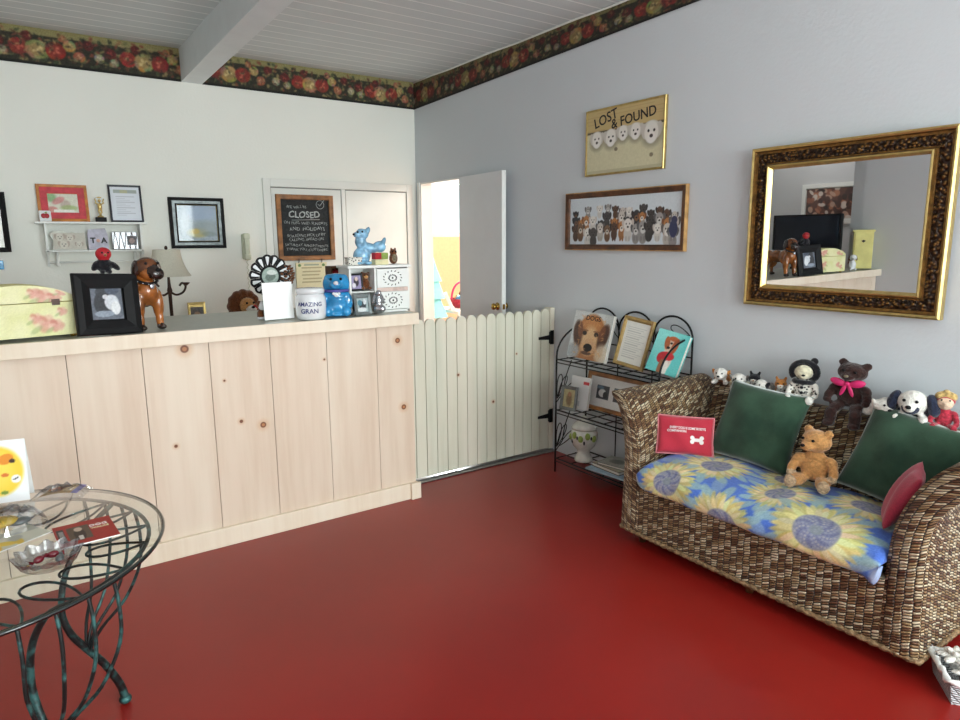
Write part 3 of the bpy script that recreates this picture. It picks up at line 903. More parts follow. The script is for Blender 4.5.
c.ell(.86, .09, .03, .05, (40, 44, 84)); c.ell(.865, .14, .022, .022, (48, 50, 84))
framed('framed_picture', 'wide dark wood framed picture of a crowd of dogs, under the puppy picture', 'picture', .991, .371, (-.003, -2.562, 1.453), (0, 0, RW),
       [(0, 0), (0, .022), (.006, .026), (.03, .022), (.036, .016), (.038, .008)], [M['darkwood'], M['lightwood']], [1, 1, 0, 0, 0], c, M['p_gloss'], .038, .009)
# lost and found
c = Cv(.62, .392, .0035, (206, 200, 164)); c.noise(3, 2)
c.rect(0, .255, .62, .392, (196, 172, 118)); 
for k in range(7): c.line(0, .262 + .02 * k, .62, .258 + .02 * k + .004 * (k % 3), .003, (176, 148, 96), .7)
c.rect(0, .245, .62, .258, (92, 80, 58)); c.rect(0, 0, .62, .02, (186, 180, 146))
for (x, y, r) in ((.085, .205, .052), (.205, .205, .054), (.305, .222, .046), (.405, .22, .05), (.525, .2, .066)):
    c.ell(x, y - .012, r * 1.15, r * 1.05, (120, 112, 96), 0, .6, .5)
    c.ell(x, y + r * .3, r * 1.05, r * .7, (206, 202, 192)); dogface(c, x, y, r, (226, 222, 214), (196, 190, 180), (232, 228, 222), (60, 52, 50))
c.ell(.25, .135, .014, .012, (120, 112, 90)); c.ell(.53, .075, .014, .012, (120, 112, 90))
def lf(t):
    text('LOST', .085, M['ink'], t, (-.15, -.0135, .335), (R(90), R(-14), 0), bold=.001)
    text('& FOUND', .08, M['ink'], t, (.075, -.0135, .312), (R(90), R(-6), 0), bold=.001)
framed('framed_picture', 'thin brass framed picture of white puppies lettered LOST & FOUND', 'picture', .64, .402, (-.003, -2.562, 1.920), (0, 0, RW),
       [(0, 0), (0, .016), (.003, .020), (.010, .018), (.011, .01)], [M['goldlip']], None, c, M['p_gloss'], .012, .0125, lf)

# back wall: watercolour in a dark double frame
c = Cv(.28, .262, .0035, (150, 164, 176)); c.noise(6, 2)
c.ell(.17, .21, .12, .06, (150, 170, 196), 0, .8, .7); c.ell(.14, .06, .07, .035, (176, 164, 96), 0, .9, .6); c.ell(.2, .1, .1, .05, (136, 150, 150), 0, .7, .8)
c.ell(.12, .07, .03, .02, (190, 160, 60), 0, .8, .5); c.ell(.05, .14, .03, .1, (196, 204, 212), 0, .6, .8); c.ell(.22, .05, .05, .02, (104, 118, 110), 0, .6, .6)
framed('framed_picture', 'square blue and yellow watercolour in a dark frame with grey inner band', 'picture', .395, .378, (-1.925, -.003, 1.472), (0, 0, 0),
       [(0, 0), (0, .026), (.006, .03), (.02, .026), (.024, .02), (.044, .02), (.047, .026), (.054, .022), (.057, .010)], [M['black'], M['pewter'], M['goldlip']], [0, 0, 0, 0, 1, 0, 0, 2], c, M['p_gloss'], .057, .011)
# dark frame cut by the left edge
c = Cv(.26, .325, .0035, (196, 192, 180)); c.ell(.13, .16, .08, .11, (120, 110, 96), 0, .8, .5); c.ell(.13, .22, .04, .05, (70, 60, 52), 0, .8, .4); c.noise(5, 1)
framed('framed_picture', 'black framed picture at the left edge of the photo, mostly cut off', 'picture', .325, .39, (-3.277, -.003, 1.462), (0, 0, 0),
       [(0, 0), (0, .024), (.01, .028), (.026, .022), (.03, .010)], [M['black']], None, c, M['p_gloss'], .031, .011)
mb = MB(); mb.cbox((-3.205, -.006, 1.378), (.075, .012, .06), .003)
tag(mb.build('wall_tag', M['blueglaze']), 'small blue plastic tag on the back wall at the far left', 'tag')

# chalkboard hanging on the closet door, with its card
t = thing('chalkboard', 'wood framed chalkboard lettered CLOSED hanging on the closet door', 'chalkboard', (-1.072, -.015, 1.362), (0, 0, 0))
W, H = .49, .535
mb = MB(); mb.frame(W, H, [(0, 0), (0, .018), (.004, .022), (.034, .02), (.038, .016), (.039, .007)]); mb.build('frame', M['midwood'], t)
c = Cv(W - .07, H - .07, .004, (30, 34, 36)); c.noise(5, 3); c.build('board', M['p_board'], t, (-W / 2 + .035, -.008, .035))
lines = [('WE WILL BE', .034, -.075, .435, 2), ('CLOSED', .078, -.01, .372, 0), ('ON TUES, WED, SUNDAYS', .034, 0, .305, -1), ('AND  HOLIDAYS', .044, .01, .258, 1), ('BOARDING PICK UP BY', .034, 0, .205, 2), ('CALLING AHEAD ON', .034, 0, .172, 1), ('SATURDAY APPOINTMENTS', .032, .0, .122, -3), ('THANK YOU, CUSTOMERS', .032, 0, .088, -2)]
for (s_, z_, x_, y_, a_) in lines:
    o_ = text(s_, z_ * .93, M['chalk'], t, (x_, -.0086, y_), (R(90), R(-a_), 0), name='chalk_writing', bold=.0014 if s_ == 'CLOSED' else -.0003)
    for v_ in o_.data.vertices:
        v_.co.y += .004 * math.sin(v_.co.x * 61 + z_ * 900) + .0015 * math.sin(v_.co.x * 240); v_.co.x += .002 * math.sin(v_.co.y * 300 + v_.co.x * 90)
mb = MB(); mb.tube([(-.12, -.009, .33), (.12, -.009, .336)], .0022, seg=5); mb.tube([(.13 + .034 * math.cos(a * PI / 8), -.009, .458 + .034 * math.sin(a * PI / 8)) for a in range(16)], .002, seg=5, closed=True)
mb.tube([(.112, -.009, .465), (.127, -.009, .447), (.168, -.009, .498)], .0028, seg=5); mb.build('chalk_mark', M['chalk'], t)
t = thing('notice_card', 'cream printed card hung on two short hooks under the chalkboard', 'card', (-1.045, -.02, 1.128), (0, 0, 0))
c = Cv(.27, .215, .004, (222, 214, 176)); c.noise(3, 1)
for k in range(5): c.rect(.045 + .01 * (k % 2), .165 - .03 * k, .225 - .012 * (k % 3), .177 - .03 * k, (150, 140, 104), .65)
c.rect(.07, .188, .2, .2, (120, 140, 128), .7)
for x in (.03, .24): c.ell(x, .192, .014, .012, (96, 130, 70))
c.build('card_face', M['p_print'], t, (-.135, -.012, 0)); mb = MB(); mb.box((0, -.006, .1075), (.27, .011, .215)); mb.build('card_board', M['cream'], t)
for x in (-.11, .09):
    mb = MB(); mb.tube([(x, -.008, .212), (x, -.02, .222), (x, -.02, .245)], .0035, seg=6); mb.build('hook', M['ink'], t)

# intercom handset
t = thing('wall_telephone', 'ivory corded wall telephone beside the closet on the back wall', 'telephone', (-1.575, 0, 1.365))
mb = MB(); mb.cbox((0, -.012, .115), (.062, .024, .2), .008); mb.build('cradle', M['plasticgrey'], t)
mb = MB(); mb.cbox((0, -.042, .195), (.054, .034, .05), .01); mb.cbox((0, -.042, .035), (.054, .034, .05), .01); mb.cbox((0, -.045, .115), (.04, .022, .19), .007); mb.build('handset', M['plasticgrey'], t)
mb = MB(); mb.tube([(.012 * math.cos(i * .9) * .5, -.03 + .006 * math.sin(i * .9), .012 - .006 * i) for i in range(60)], .0025, seg=5); mb.build('cord', M['plasticgrey'], t)
# ================================================================== wicker sofa
SO = Vector((-.38, -3.95, 0))
sofa = thing('wicker_sofa', 'brown woven wicker sofa with flared arms along the side wall', 'sofa', tuple(SO))
def sl(p): return (p[0] - SO.x, p[1] - SO.y, p[2] - SO.z)
def cat_rom(pts, n):
    out = []
    P = [pts[0]] + list(pts) + [pts[-1]]
    for i in range(1, len(P) - 2):
        for k in range(n):
            t = k / n
            out.append(tuple(.5 * ((2 * P[i][d]) + (-P[i - 1][d] + P[i + 1][d]) * t + (2 * P[i - 1][d] - 5 * P[i][d] + 4 * P[i + 1][d] - P[i + 2][d]) * t * t + (-P[i - 1][d] + 3 * P[i][d] - 3 * P[i + 1][d] + P[i + 2][d]) * t ** 3) for d in range(len(pts[0]))))
    out.append(tuple(pts[-1]))
    return out
def arclen(pts):
    o = [0.0]
    for a, b in zip(pts[:-1], pts[1:]): o.append(o[-1] + (Vector(b) - Vector(a)).length)
    return o
def arm(outer, inner, shift, name, xf=-.70, xb=-.05):
    out = cat_rom(outer, 4); inn = cat_rom(inner, 4)
    # rounded lip joining the two profiles
    a, b = Vector(out[-1]), Vector(inn[-1]); mid = (a + b) / 2; dirv = (a - Vector(out[-3])) + (b - Vector(inn[-3])); dirv.normalize()
    lip = [tuple(mid + (a - mid) * math.cos(q) + dirv * (a - b).length * .5 * math.sin(q)) for q in (PI * .25, PI * .5, PI * .75)]
    prof = out + lip + inn[::-1]
    al = arclen(prof)
    xs = [xf + (xb - xf) * k / 10 for k in range(11)]
    mb = MB(); rows = []; uv = []
    for x in xs:
        f = (x - xf) / (xb - xf)
        rows.append([sl((x, p[0] + shift * f, p[1] + .018 * f * max(0, (p[1] - .5) / .25))) for p in prof]); uv.append([(x, s) for s in al])
    mb.grid(rows, uv=uv)
    n = len(out)
    for xi, x in ((0, xf), (1, xb)):
        ring = prof; N = len(ring); ra = []; ru = []
        for k in range(N // 2):
            p, q = ring[k], ring[N - 1 - k]
            row = []; ur = []
            for m_ in range(5):
                t_ = m_ / 4; y = p[0] + (q[0] - p[0]) * t_; z = p[1] + (q[1] - p[1]) * t_
                bul = -.012 * math.sin(PI * t_) if xi == 0 else 0
                row.append(sl((x + bul, y + shift * xi, z + .018 * xi * max(0, (z - .5) / .25)))); ur.append((t_ * .13, z))
            ra.append(row); ru.append(ur)
        mb.grid(ra, uv=ru)
    o = mb.build(name, M['weave'], sofa, merge=.0004)
    mb = MB()
    mb.tube([sl((x, prof[n + 1][0] + shift * (x - xf) / (xb - xf), prof[n + 1][1] + .018 * (x - xf) / (xb - xf))) for x in xs], .009, seg=6)
    mb.build('arm_edging', M['weaveedge'], o)
arm([(-3.276, .072), (-3.281, .27), (-3.286, .45), (-3.274, .57), (-3.250, .66), (-3.222, .715), (-3.200, .735)],
    [(-3.385, .072), (-3.385, .28), (-3.380, .48), (-3.352, .61), (-3.312, .70), (-3.268, .752), (-3.222, .770)], -.035, 'arm')
arm([(-4.660, .072), (-4.650, .28), (-4.646, .45), (-4.660, .57), (-4.692, .640), (-4.735, .690), (-4.785, .722)],
    [(-4.528, .072), (-4.528, .30), (-4.536, .50), (-4.576, .64), (-4.640, .745), (-4.700, .798), (-4.765, .812)], 0.0, 'arm')
# front apron, deck, back
mb = MB(); ya, yb = -3.384, -4.530; N = 24
ys = [ya + (yb - ya) * k / N for k in range(N + 1)]
mb.grid([[sl((-.70 - .006 * math.sin(PI * k / N), y, z)) for k, y in enumerate(ys)] for z in (.072, .12, .2, .28, .318, .33)], uv=[[(y, z) for y in ys] for z in (.072, .12, .2, .28, .318, .33)])
mb.grid([[sl((x, y, .33)) for y in ys] for x in (-.70, -.5, -.2)], uv=[[(y, x) for y in ys] for x in (-.70, -.5, -.2)])
mb.grid([[sl((x, y, .075)) for y in ys] for x in (-.05, -.70)], uv=[[(y, x) for y in ys] for x in (-.05, -.70)])
mb.build('front_apron', M['weave'], sofa, merge=.0004)
mb = MB(); prof = cat_rom([(-.245, .33), (-.215, .45), (-.175, .60), (-.150, .70), (-.140, .735), (-.115, .755), (-.080, .755), (-.055, .735), (-.045, .70), (-.045, .45), (-.045, .075)], 3); al = arclen(prof)
yb0, yb1 = -3.39, -4.60; N = 26
ys = [yb0 + (yb1 - yb0) * k / N for k in range(N + 1)]
def crown(k): 
    u = abs(2 * k / N - 1); return .02 * u ** 3
mb.grid([[sl((p[0], y, p[1] + (crown(k) if p[1] > .6 else 0))) for k, y in enumerate(ys)] for p in prof], uv=[[(y, s) for y in ys] for s in al])
mb.build('backrest', M['weave'], sofa, merge=.0004)
def braid(pts, r, parent, name='braided_edge'):
    mb = MB(); d = arclen(pts); L_ = d[-1]; n = int(L_ / .012); dense = []
    for k in range(n + 1):
        s = L_ * k / n
        i = max(j for j in range(len(d)) if d[j] <= s + 1e-9); i = min(i, len(pts) - 2)
        t = (s - d[i]) / max(1e-9, d[i + 1] - d[i]); dense.append(Vector(pts[i]).lerp(Vector(pts[i + 1]), t))
    mb.tube(dense, [r * (1 + .22 * math.sin(k * 1.9)) for k in range(n + 1)], seg=6)
    return mb.build(name, M['braid'], parent)
braid([sl(p) for p in ((-.06, -3.30, .074), (-.70, -3.274, .074), (-.706, -3.40, .074), (-.708, -4.0, .074), (-.706, -4.52, .074), (-.70, -4.662, .074), (-.06, -4.662, .074))], .011, sofa)

for (x, y) in ((-.63, -3.36), (-.63, -3.97), (-.58, -4.54), (-.12, -3.36), (-.12, -3.97), (-.12, -4.58)):
    mb = MB(); mb.lathe([(.022, .074), (.022, .05), (.017, .0)], sl((x, y, 0)), seg=10); mb.build('leg', M['darkwood'], sofa)

# sunflower seat cushion
Wc = 1.125
CP = cat_rom([(-.716, .318), (-.752, .345), (-.75, .40), (-.712, .44), (-.64, .463), (-.50, .472), (-.35, .462), (-.262, .45), (-.25, .42), (-.255, .345)], 8)
CS = np.array(arclen(CP)); Lc = float(CS[-1])
c = Cv(Wc, Lc, .0042, (72, 110, 196))
g = np.random.default_rng(4)
for _ in range(64):
    x, y = g.uniform(0, Wc), g.uniform(0, Lc)
    c.ell(x, y, g.uniform(.03, .08), g.uniform(.015, .035), [(150, 176, 190), (126, 156, 196), (166, 184, 176), (80, 118, 202), (188, 198, 196), (70, 108, 198)][g.integers(6)], g.uniform(0, 3), .85, .3)
def sunflower(x, y, r, sq=1.0):
    for k in range(11):
        a = k * .571 + x; c.ell(x + math.cos(a) * r * 1.08, y + math.sin(a) * r * sq * 1.08, r * .40, r * .15, (148, 178, 182), math.atan2(math.sin(a) * sq, math.cos(a)) + .3 * math.sin(k * 5), .85, .3)
    for ring, col in ((.82, (190, 182, 124)), (.74, (222, 206, 136)), (.64, (206, 188, 116)), (.58, (230, 218, 164))):
        for k in range(21):
            a = k * 2 * PI / 21 + ring * 5 + g.normal(0, .05); q = ring * g.uniform(.93, 1.07)
            c.ell(x + math.cos(a) * r * q, y + math.sin(a) * r * sq * q, r * .32, r * .08, tuple(v * g.uniform(.93, 1.04) for v in col), math.atan2(math.sin(a) * sq, math.cos(a)), .92, .35)
    c.ell(x, y, r * .52, r * .52 * sq, (150, 150, 156), 0, 1, .1); c.ell(x, y, r * .47, r * .47 * sq, (116, 120, 152), 0, .9, .3)
    for k in range(110):
        a = k * 2.39996; q = r * .49 * math.sqrt(k / 110); c.ell(x + q * math.cos(a), y + q * sq * math.sin(a), .0048, .0048, [(160, 160, 172), (96, 100, 140), (176, 172, 168)][k % 3], 0, .7, .6)
    c.ell(x, y, r * .15, r * .15 * sq, (130, 138, 142), 0, .8, .4)
for (x, y, r) in ((.64, .31, .115), (.295, .36, .135), (.93, .46, .13), (.49, .015, .14), (.10, .50, .10), (.56, .50, .10), (.19, .118, .128), (.88, .148, .165)): sunflower(x, y, r)
c.ell(1.115, .04, .02, .05, (206, 206, 204), 0, .6, .8)
c.noise(6)
def cush(X, Y):
    u = (2 * X / Wc - 1)
    e = np.clip((1 - np.abs(u)) / np.where(u > 0, .055, .10), 0, 1); e = np.sqrt(np.clip(1 - (1 - e) ** 2, 0, 1))
    y = -3.392 - X * (1.137 / Wc)
    xs_ = np.interp(Y, CS, [p[0] for p in CP]); zs_ = np.interp(Y, CS, [p[1] for p in CP])
    top = np.clip((zs_ - .36) / .09, 0, 1)
    z = zs_ + top * (.016 * np.abs(np.sin(PI * X / .565)) ** .7 - .010 + .004 * np.sin(X * 23 + Y * 14)) - top * .018 * np.clip(X - .25, 0, 1)
    z = .395 + (z - .395) * (.03 + .97 * e)
    x = np.where(Y < .16, xs_ + .006 * np.sin(X * 31 + 1) * np.sin(X * 7) + (1 - e) * .03 * (u < 0), xs_)
    hang = np.exp(-((X - 1.10) / .03) ** 2) * np.clip(1 - Y / .07, 0, 1)
    z = z - .014 * hang; x = x - .010 * hang
    return x, y, z
o = c.build('seat_cushion', M['p_fab'], warp=cush)
tag(o, 'blue and yellow sunflower print seat cushion on the wicker sofa', 'cushion')
sdf = o.modifiers.new('thick', 'SOLIDIFY'); sdf.thickness = .006; sdf.offset = -1

def pillow_front(o, W, H, T, off=.0012):
    for v in o.data.vertices:
        u = 2 * v.co.x / W; w_ = 2 * v.co.z / H - 1
        k = max(0.0, (1 - u * u) * (1 - w_ * w_)) ** .42
        v.co.y += -(T / 2 * k) + .006 * math.sin(u * 7 + w_ * 3) * k - off
def pillow(name, label, W, H, T, m, loc, rot, group=None, n=22, pipe=None, pm=None, cat='pillow', pinch=.06):
    mb = MB()
    def P(i, j, s):
        u, v = 2 * i / n - 1, 2 * j / n - 1
        k = max(0.0, (1 - u * u) * (1 - v * v)) ** .42
        bx = 1 - pinch * (1 - v * v) * 1.0 ; bz = 1 - pinch * (1 - u * u)
        wr = .006 * math.sin(u * 7 + v * 3) * k
        return (W / 2 * u * bx, s * (T / 2 * k) + wr, H / 2 + H / 2 * v * bz)
    for s in (-1, 1):
        mb.grid([[P(i, j, s) for i in range(n + 1)] for j in range(n + 1)])
    if pipe is None:
        o = mb.build(name, m, None, loc, rot, merge=.0005); tag(o, label, cat, group); return o
    t = thing(name, label, cat, loc, rot, group)
    mb.build('cover', m, t, merge=.0005)
    ed = [P(i, 0, 0) for i in range(n)] + [P(n, j, 0) for j in range(n)] + [P(n - i, n, 0) for i in range(n)] + [P(0, n - j, 0) for j in range(n)]
    mb = MB(); mb.tube(ed, pipe, seg=6, closed=True); mb.build('piping', pm, t)
    return t
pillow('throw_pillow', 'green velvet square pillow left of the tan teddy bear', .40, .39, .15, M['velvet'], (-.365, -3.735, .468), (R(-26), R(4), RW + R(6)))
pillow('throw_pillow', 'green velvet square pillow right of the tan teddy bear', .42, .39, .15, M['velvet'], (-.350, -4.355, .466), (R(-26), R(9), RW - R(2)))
PW, PH, PT = .272, .192, .085
t = pillow('lettered_pillow', 'small red pillow with white lettering and a bone, against the left arm', PW, PH, PT, M['redfab'], (-.50, -3.492, .472), (R(-22), R(2), R(-47)), pipe=.004, pm=M['pinkpipe'], pinch=.03)
for (s_, px_, pz_, xs_) in (("EVERY DOG IS SOME BODY'S", .006, .128, .80), ('COMPANION', -.045, .112, .9)):
    o = text(s_, .0165, M['whiteink'], t, (0, 0, 0), (0, 0, 0), bold=.0004)
    for v in o.data.vertices: v.co = (px_ + v.co.x * xs_, -v.co.z, pz_ + v.co.y)
    pillow_front(o, PW, PH, PT)
mb = MB()
n_ = 12
for (x0, x1, z0, z1) in ((.030, .074, .066, .082),):
    mb.grid([[(x0 + (x1 - x0) * i / n_, 0, z0 + (z1 - z0) * j / 4) for i in range(n_ + 1)] for j in range(5)])
for sx in (.030, .074):
    for sz in (.064, .084):
        mb.add([(sx + .0105 * math.cos(k * PI / 6), -.0003, sz + .0105 * math.sin(k * PI / 6)) for k in range(12)], [tuple(range(12))])
o = mb.build('bone_emblem', M['whiteink'], t); pillow_front(o, PW, PH, PT, .0015)
pillow('throw_pillow', 'dusky red pillow seen edge on against the right arm', .25, .235, .075, M['redfab2'], (-.50, -4.425, .470), (R(-25), 0, R(180 + 21)), pinch=.03)

# ------------------------------------------------------------------ soft toys
BK = M['black']
tb = seated_bear('teddy_bear', 'honey tan teddy bear sitting on the sunflower cushion', 'teddy bear', (-.37, -4.075, .474), (0, 0, R(-76)), .295, [M['f_tan'], M['f_tan'], M['f_tanpad']], BK, BK, turn=R(-28))
bb = seated_bear('teddy_bear', 'dark brown teddy bear with a pink ribbon on the sofa back', 'teddy bear', (-.118, -4.075, .768), (0, 0, R(-84)), .245, [M['f_dark'], M['f_dark'], M['f_dark']], BK, M['f_khaki'], legs='hang', tilt=R(8))
bow('ribbon', (0, -.040, .118), .052, M['magenta'], bb); bb.scale = (1.38, 1.2, 1.06); tb.scale = (1.18, 1.1, 1.0)
bb_ = 1
cb = seated_bear('clown_bear', 'white faced bear in black and white spotted suit on the sofa back', 'soft toy', (-.128, -3.865, .766), (0, 0, R(-76)), .205, [M['dots'], M['f_cream'], M['f_white']], BK, BK, turn=R(8), ears=False)
smooth_blob('face', [((0, -.022, .137), (.034, .026, .034), (0, 0, 0), 0)], [M['f_cream']], cb, .004)
mb = MB(); mb.tube([(.047 * math.cos(a), -.012, .137 + .047 * math.sin(a)) for a in [R(-40 + 260 * k / 18) for k in range(19)]], .011, seg=8); mb.ell((0, .004, .140), (.046, .036, .046))
mb.ell((.03, 0, .187), (.014, .012, .016)); mb.tube([(.032 * math.cos(k * PI / 8), -.014 + .026 * math.sin(k * PI / 8), .094) for k in range(16)], .011, closed=True, seg=6)
mb.build('hood', M['f_black'], cb)
cb.scale = (1.22, 1.1, 1.04)
balls('buttons', [((0, -.036, .07), .007), ((0, -.034, .045), .007)], M['f_black'], cb)

def lying_pup(name, label, loc, rz, s, mats, fn=None, cat='soft toy'):
    """small plush animal lying on its belly, head toward -Y; mats: coat, face, ear"""
    t = thing(name, label, cat, loc, (0, 0, rz))
    B = [((0, .10 * s, .20 * s), (.24 * s, .34 * s, .2 * s), (0, 0, 0), 0), ((0, -.26 * s, .34 * s), (.22 * s, .2 * s, .2 * s), (0, 0, 0), 1), ((0, -.42 * s, .28 * s), (.11 * s, .1 * s, .09 * s), (0, 0, 0), 1)]
    for k in (-1, 1):
        B += [((k * .17 * s, -.30 * s, .08 * s), (.08 * s, .2 * s, .08 * s), (0, 0, k * .2), 1), ((k * .24 * s, .2 * s, .1 * s), (.1 * s, .17 * s, .1 * s), (0, 0, 0), 0),
              ((k * .22 * s, -.22 * s, .36 * s), (.05 * s, .09 * s, .16 * s), (0, k * .4, 0), 2)]
    B.append(((0, .45 * s, .2 * s), (.05 * s, .14 * s, .05 * s), (.6, 0, 0), 0))
    smooth_blob('body', B, mats, t, max(.0032, .03 * s), 2)
    balls('eyes', [((k * .09 * s, -.435 * s, .39 * s), .026 * s) for k in (-1, 1)], BK, t)
    balls('nose', [((0, -.52 * s, .30 * s), (.045 * s, .03 * s, .032 * s))], BK, t)
    return t
zb = .757
lying_pup('plush_dog', 'ginger plush dog with white face, first toy at the left end of sofa back', (-.11, -3.415, zb + .015), R(-72), .165, [M['f_orange'], M['f_white'], M['f_orange']])
lying_pup('plush_dog', 'cream and white plush puppy, second toy from the left on sofa back', (-.115, -3.515, zb + .006), R(-60), .16, [M['f_cream'], M['f_white'], M['f_grey']])
# black and white cat with pricked ears
def plush_cat(label, loc, rz, s, mats, sit=True):
    t = thing('plush_cat', label, 'soft toy', loc, (0, 0, rz))
    B = [((0, .05 * s, .22 * s), (.2 * s, .24 * s, .22 * s), (0, 0, 0), 0), ((0, -.12 * s, .50 * s), (.2 * s, .18 * s, .17 * s), (0, 0, 0), 0), ((0, -.24 * s, .44 * s), (.12 * s, .08 * s, .1 * s), (0, 0, 0), 1), ((0, -.12 * s, .24 * s), (.13 * s, .12 * s, .16 * s), (0, 0, 0), 1)]
    for k in (-1, 1):
        B += [((k * .1 * s, -.2 * s, .1 * s), (.07 * s, .12 * s, .08 * s), (0, 0, 0), 1), ((k * .13 * s, -.1 * s, .68 * s), (.055 * s, .035 * s, .1 * s), (0, k * .3, 0), 0)]
    B.append(((.2 * s, .22 * s, .1 * s), (.14 * s, .05 * s, .05 * s), (0, 0, .6), 0))
    smooth_blob('body', B, mats, t, max(.0032, .03 * s), 2)
    balls('eyes', [((k * .08 * s, -.285 * s, .54 * s), .026 * s) for k in (-1, 1)], BK, t)
    balls('nose', [((0, -.325 * s, .46 * s), .024 * s)], M['f_orange'], t)
plush_cat('black and white plush cat with pricked ears on the sofa back', (-.115, -3.605, zb), R(-70), .15, [M['f_black'], M['f_white']])
lying_pup('plush_dog', 'grey plush dog lying between the black cat and ginger patched cat', (-.118, -3.672, zb), R(-100), .155, [M['f_grey'], M['f_white'], M['f_black']])
plush_cat('white plush cat with ginger cap beside the spotted suit bear', (-.12, -3.745, zb), R(-62), .145, [M['f_orange'], M['f_white']])
lying_pup('plush_dog', 'khaki plush dog tucked at the left foot of the spotted suit bear', (-.105, -3.80, zb), R(-110), .135, [M['f_khaki'], M['f_grey'], M['f_khaki']])
lying_pup('plush_lamb', 'all white plush animal slumped beside the dark brown teddy bear', (-.145, -4.222, zb + .008), R(-50), .19, [M['f_white'], M['f_white'], M['f_white']])
t = lying_pup('plush_dog', 'white plush dog with navy ears and nose above right green pillow', (-.12, -4.345, zb + .024), R(-82), .25, [M['f_navy'], M['f_white'], M['f_navy']])
for k in (-1, 1): smooth_blob('ear', [((k * .070, -.062, .084), (.024, .028, .046), (0, k * -.35, 0), 0), ((k * .076, -.064, .062), (.022, .024, .028), (0, 0, 0), 0)], [M['f_navy']], t, .005)
smooth_blob('muzzle', [((0, -.100, .066), (.034, .022, .026), (0, 0, 0), 0)], [M['f_navy']], t, .004)
md = seated_bear('plush_monkey', 'blond haired plush doll in red suit, rightmost toy on the sofa', 'soft toy', (-.15, -4.455, zb + .012), (0, 0, R(-70)), .18, [M['f_red'], M['skin'], M['f_red']], BK, M['skin'], ears=False)
smooth_blob('face', [((0, -.018, .112), (.030, .022, .028), (0, 0, 0), 0)], [M['skin']], md, .004)
smooth_blob('hair', [((0, .002, .133), (.040, .03, .025), (0, 0, 0), 0), ((-.02, -.012, .140), (.018, .016, .016), (0, 0, 0), 0), ((.02, -.012, .140), (.018, .016, .016), (0, 0, 0), 0), ((0, -.014, .150), (.015, .014, .018), (0, 0, 0), 0)], [M['f_blond']], md, .004, 2)

# ================================================================== wrought iron rack
RK = (-.16, -2.73, 0)
rk = thing('book_rack', 'black wrought iron three tier book rack on the side wall', 'rack', RK)
def rl(p): return (p[0] - RK[0], p[1] - RK[1], p[2])
XF, XBk, YL, YR = -.30, -.03, -2.31, -3.15
ZS = (.762, .425, .095)
def rpart(pts, r, name, closed=False):
    mb = MB(); mb.tube([rl(p) for p in pts], r, seg=8, closed=closed); return mb.build(name, M['blackmetal'], rk)
for y in (YL, YR):
    rpart([(XF, y, 0), (XF, y, .775)], .006, 'post')
    sd = 1 if y == YL else -1
    rpart([(XF, y, .775)] + [(XF + (XBk - XF) * (1 - math.cos(a)), y, .775 + .20 * math.sin(a)) for a in [R(90 * k / 10) for k in range(11)]], .006, 'side_arch')
    rpart([(XBk, y, 0), (XBk, y, .96)], .006, 'post')
for k in range(2): rpart([(XBk, YL - .28 * (k + 1), .08), (XBk, YL - .28 * (k + 1), .96)], .004, 'back_bar')
for k in range(3):
    yc = YL - .14 - .28 * k
    rpart([(XBk, yc + .14 * math.cos(a), .96 + .125 * math.sin(a)) for a in [PI * j / 16 for j in range(17)]], .006, 'back_arch')
    rpart([(XBk, YL - .28 * k, .86), (XBk, YL - .28 * (k + 1), .86)], .004, 'back_bar')
for z in ZS:
    mb = MB()
    for x in (XF, XF + .09, XF + .18, XBk): mb.tube([rl((x, YL, z)), rl((x, YR, z))], .005 if x in (XF, XBk) else .004, seg=6)
    for k in range(7):
        y = YL + (YR - YL) * k / 6; mb.tube([rl((XF, y, z - .004)), rl((XBk, y, z - .004))], .0035, seg=6)
    mb.tube([rl((XF, YL, z - .022)), rl((XF, YR, z - .022))], .0035, seg=6)
    mb.build('shelf', M['blackmetal'], rk)
def leafloop(c, L_, wd, ang, plane='yz'):
    pts = []
    for k in range(20):
        a = 2 * PI * k / 20; u = L_ / 2 * (1 - math.cos(a)); v = wd * math.sin(a) * math.sin(a / 2)
        d = u * math.cos(ang) - v * math.sin(ang); h = u * math.sin(ang) + v * math.cos(ang)
        pts.append((c[0], c[1] + d, c[2] + h) if plane == 'yz' else (c[0] + d, c[1], c[2] + h))
    return pts
for (c_, L_, w_, a_) in (((XBk, -2.88, .90), .13, .035, R(70)), ((XBk, -2.88, .90), .10, .03, R(120)), ((XBk, -3.13, .985), .14, .03, R(15)), ((XBk, -2.60, .90), .12, .03, R(60))):
    rpart(leafloop(c_, L_, w_, a_), .003, 'iron_leaf', True)
for z in (.43, .10):
    for (x, a_) in ((XF + .012, R(60)), (XF + .03, R(32)), (XF + .012, R(80))):
        rpart(leafloop((x, YL, z + .07), .16, .026, a_, 'xz'), .003, 'iron_leaf', True)
    rpart([(XF, YL, z + .04), (XF + .06, YL, z + .10), (XF + .08, YL, z + .2), (XF + .13, YL, z + .31)], .0035, 'iron_stem')

def book(name, label, W, H, T, loc, rot, canvas, cov, cm=None, group=None, extra=None, cat='book'):
    """upright book with its front cover facing -Y, spine on the left"""
    t = thing(name, label, cat, loc, rot, group)
    mb = MB(); mb.bx(-W / 2, W / 2, -T, -T + .003, 0, H); mb.bx(-W / 2, W / 2, -.003, 0, 0, H); mb.bx(-W / 2, -W / 2 + .003, -T, 0, 0, H)
    mb.build('cover', cov, t)
    mb = MB(); mb.bx(-W / 2 + .003, W / 2 - .004, -T + .003, -.003, .003, H - .003); mb.build('pages', M['pages'], t)
    if canvas is not None: canvas.build('cover_print', cm or M['p_gloss'], t, (-W / 2, -T - .0006, 0))
    if extra: extra(t)
    return t
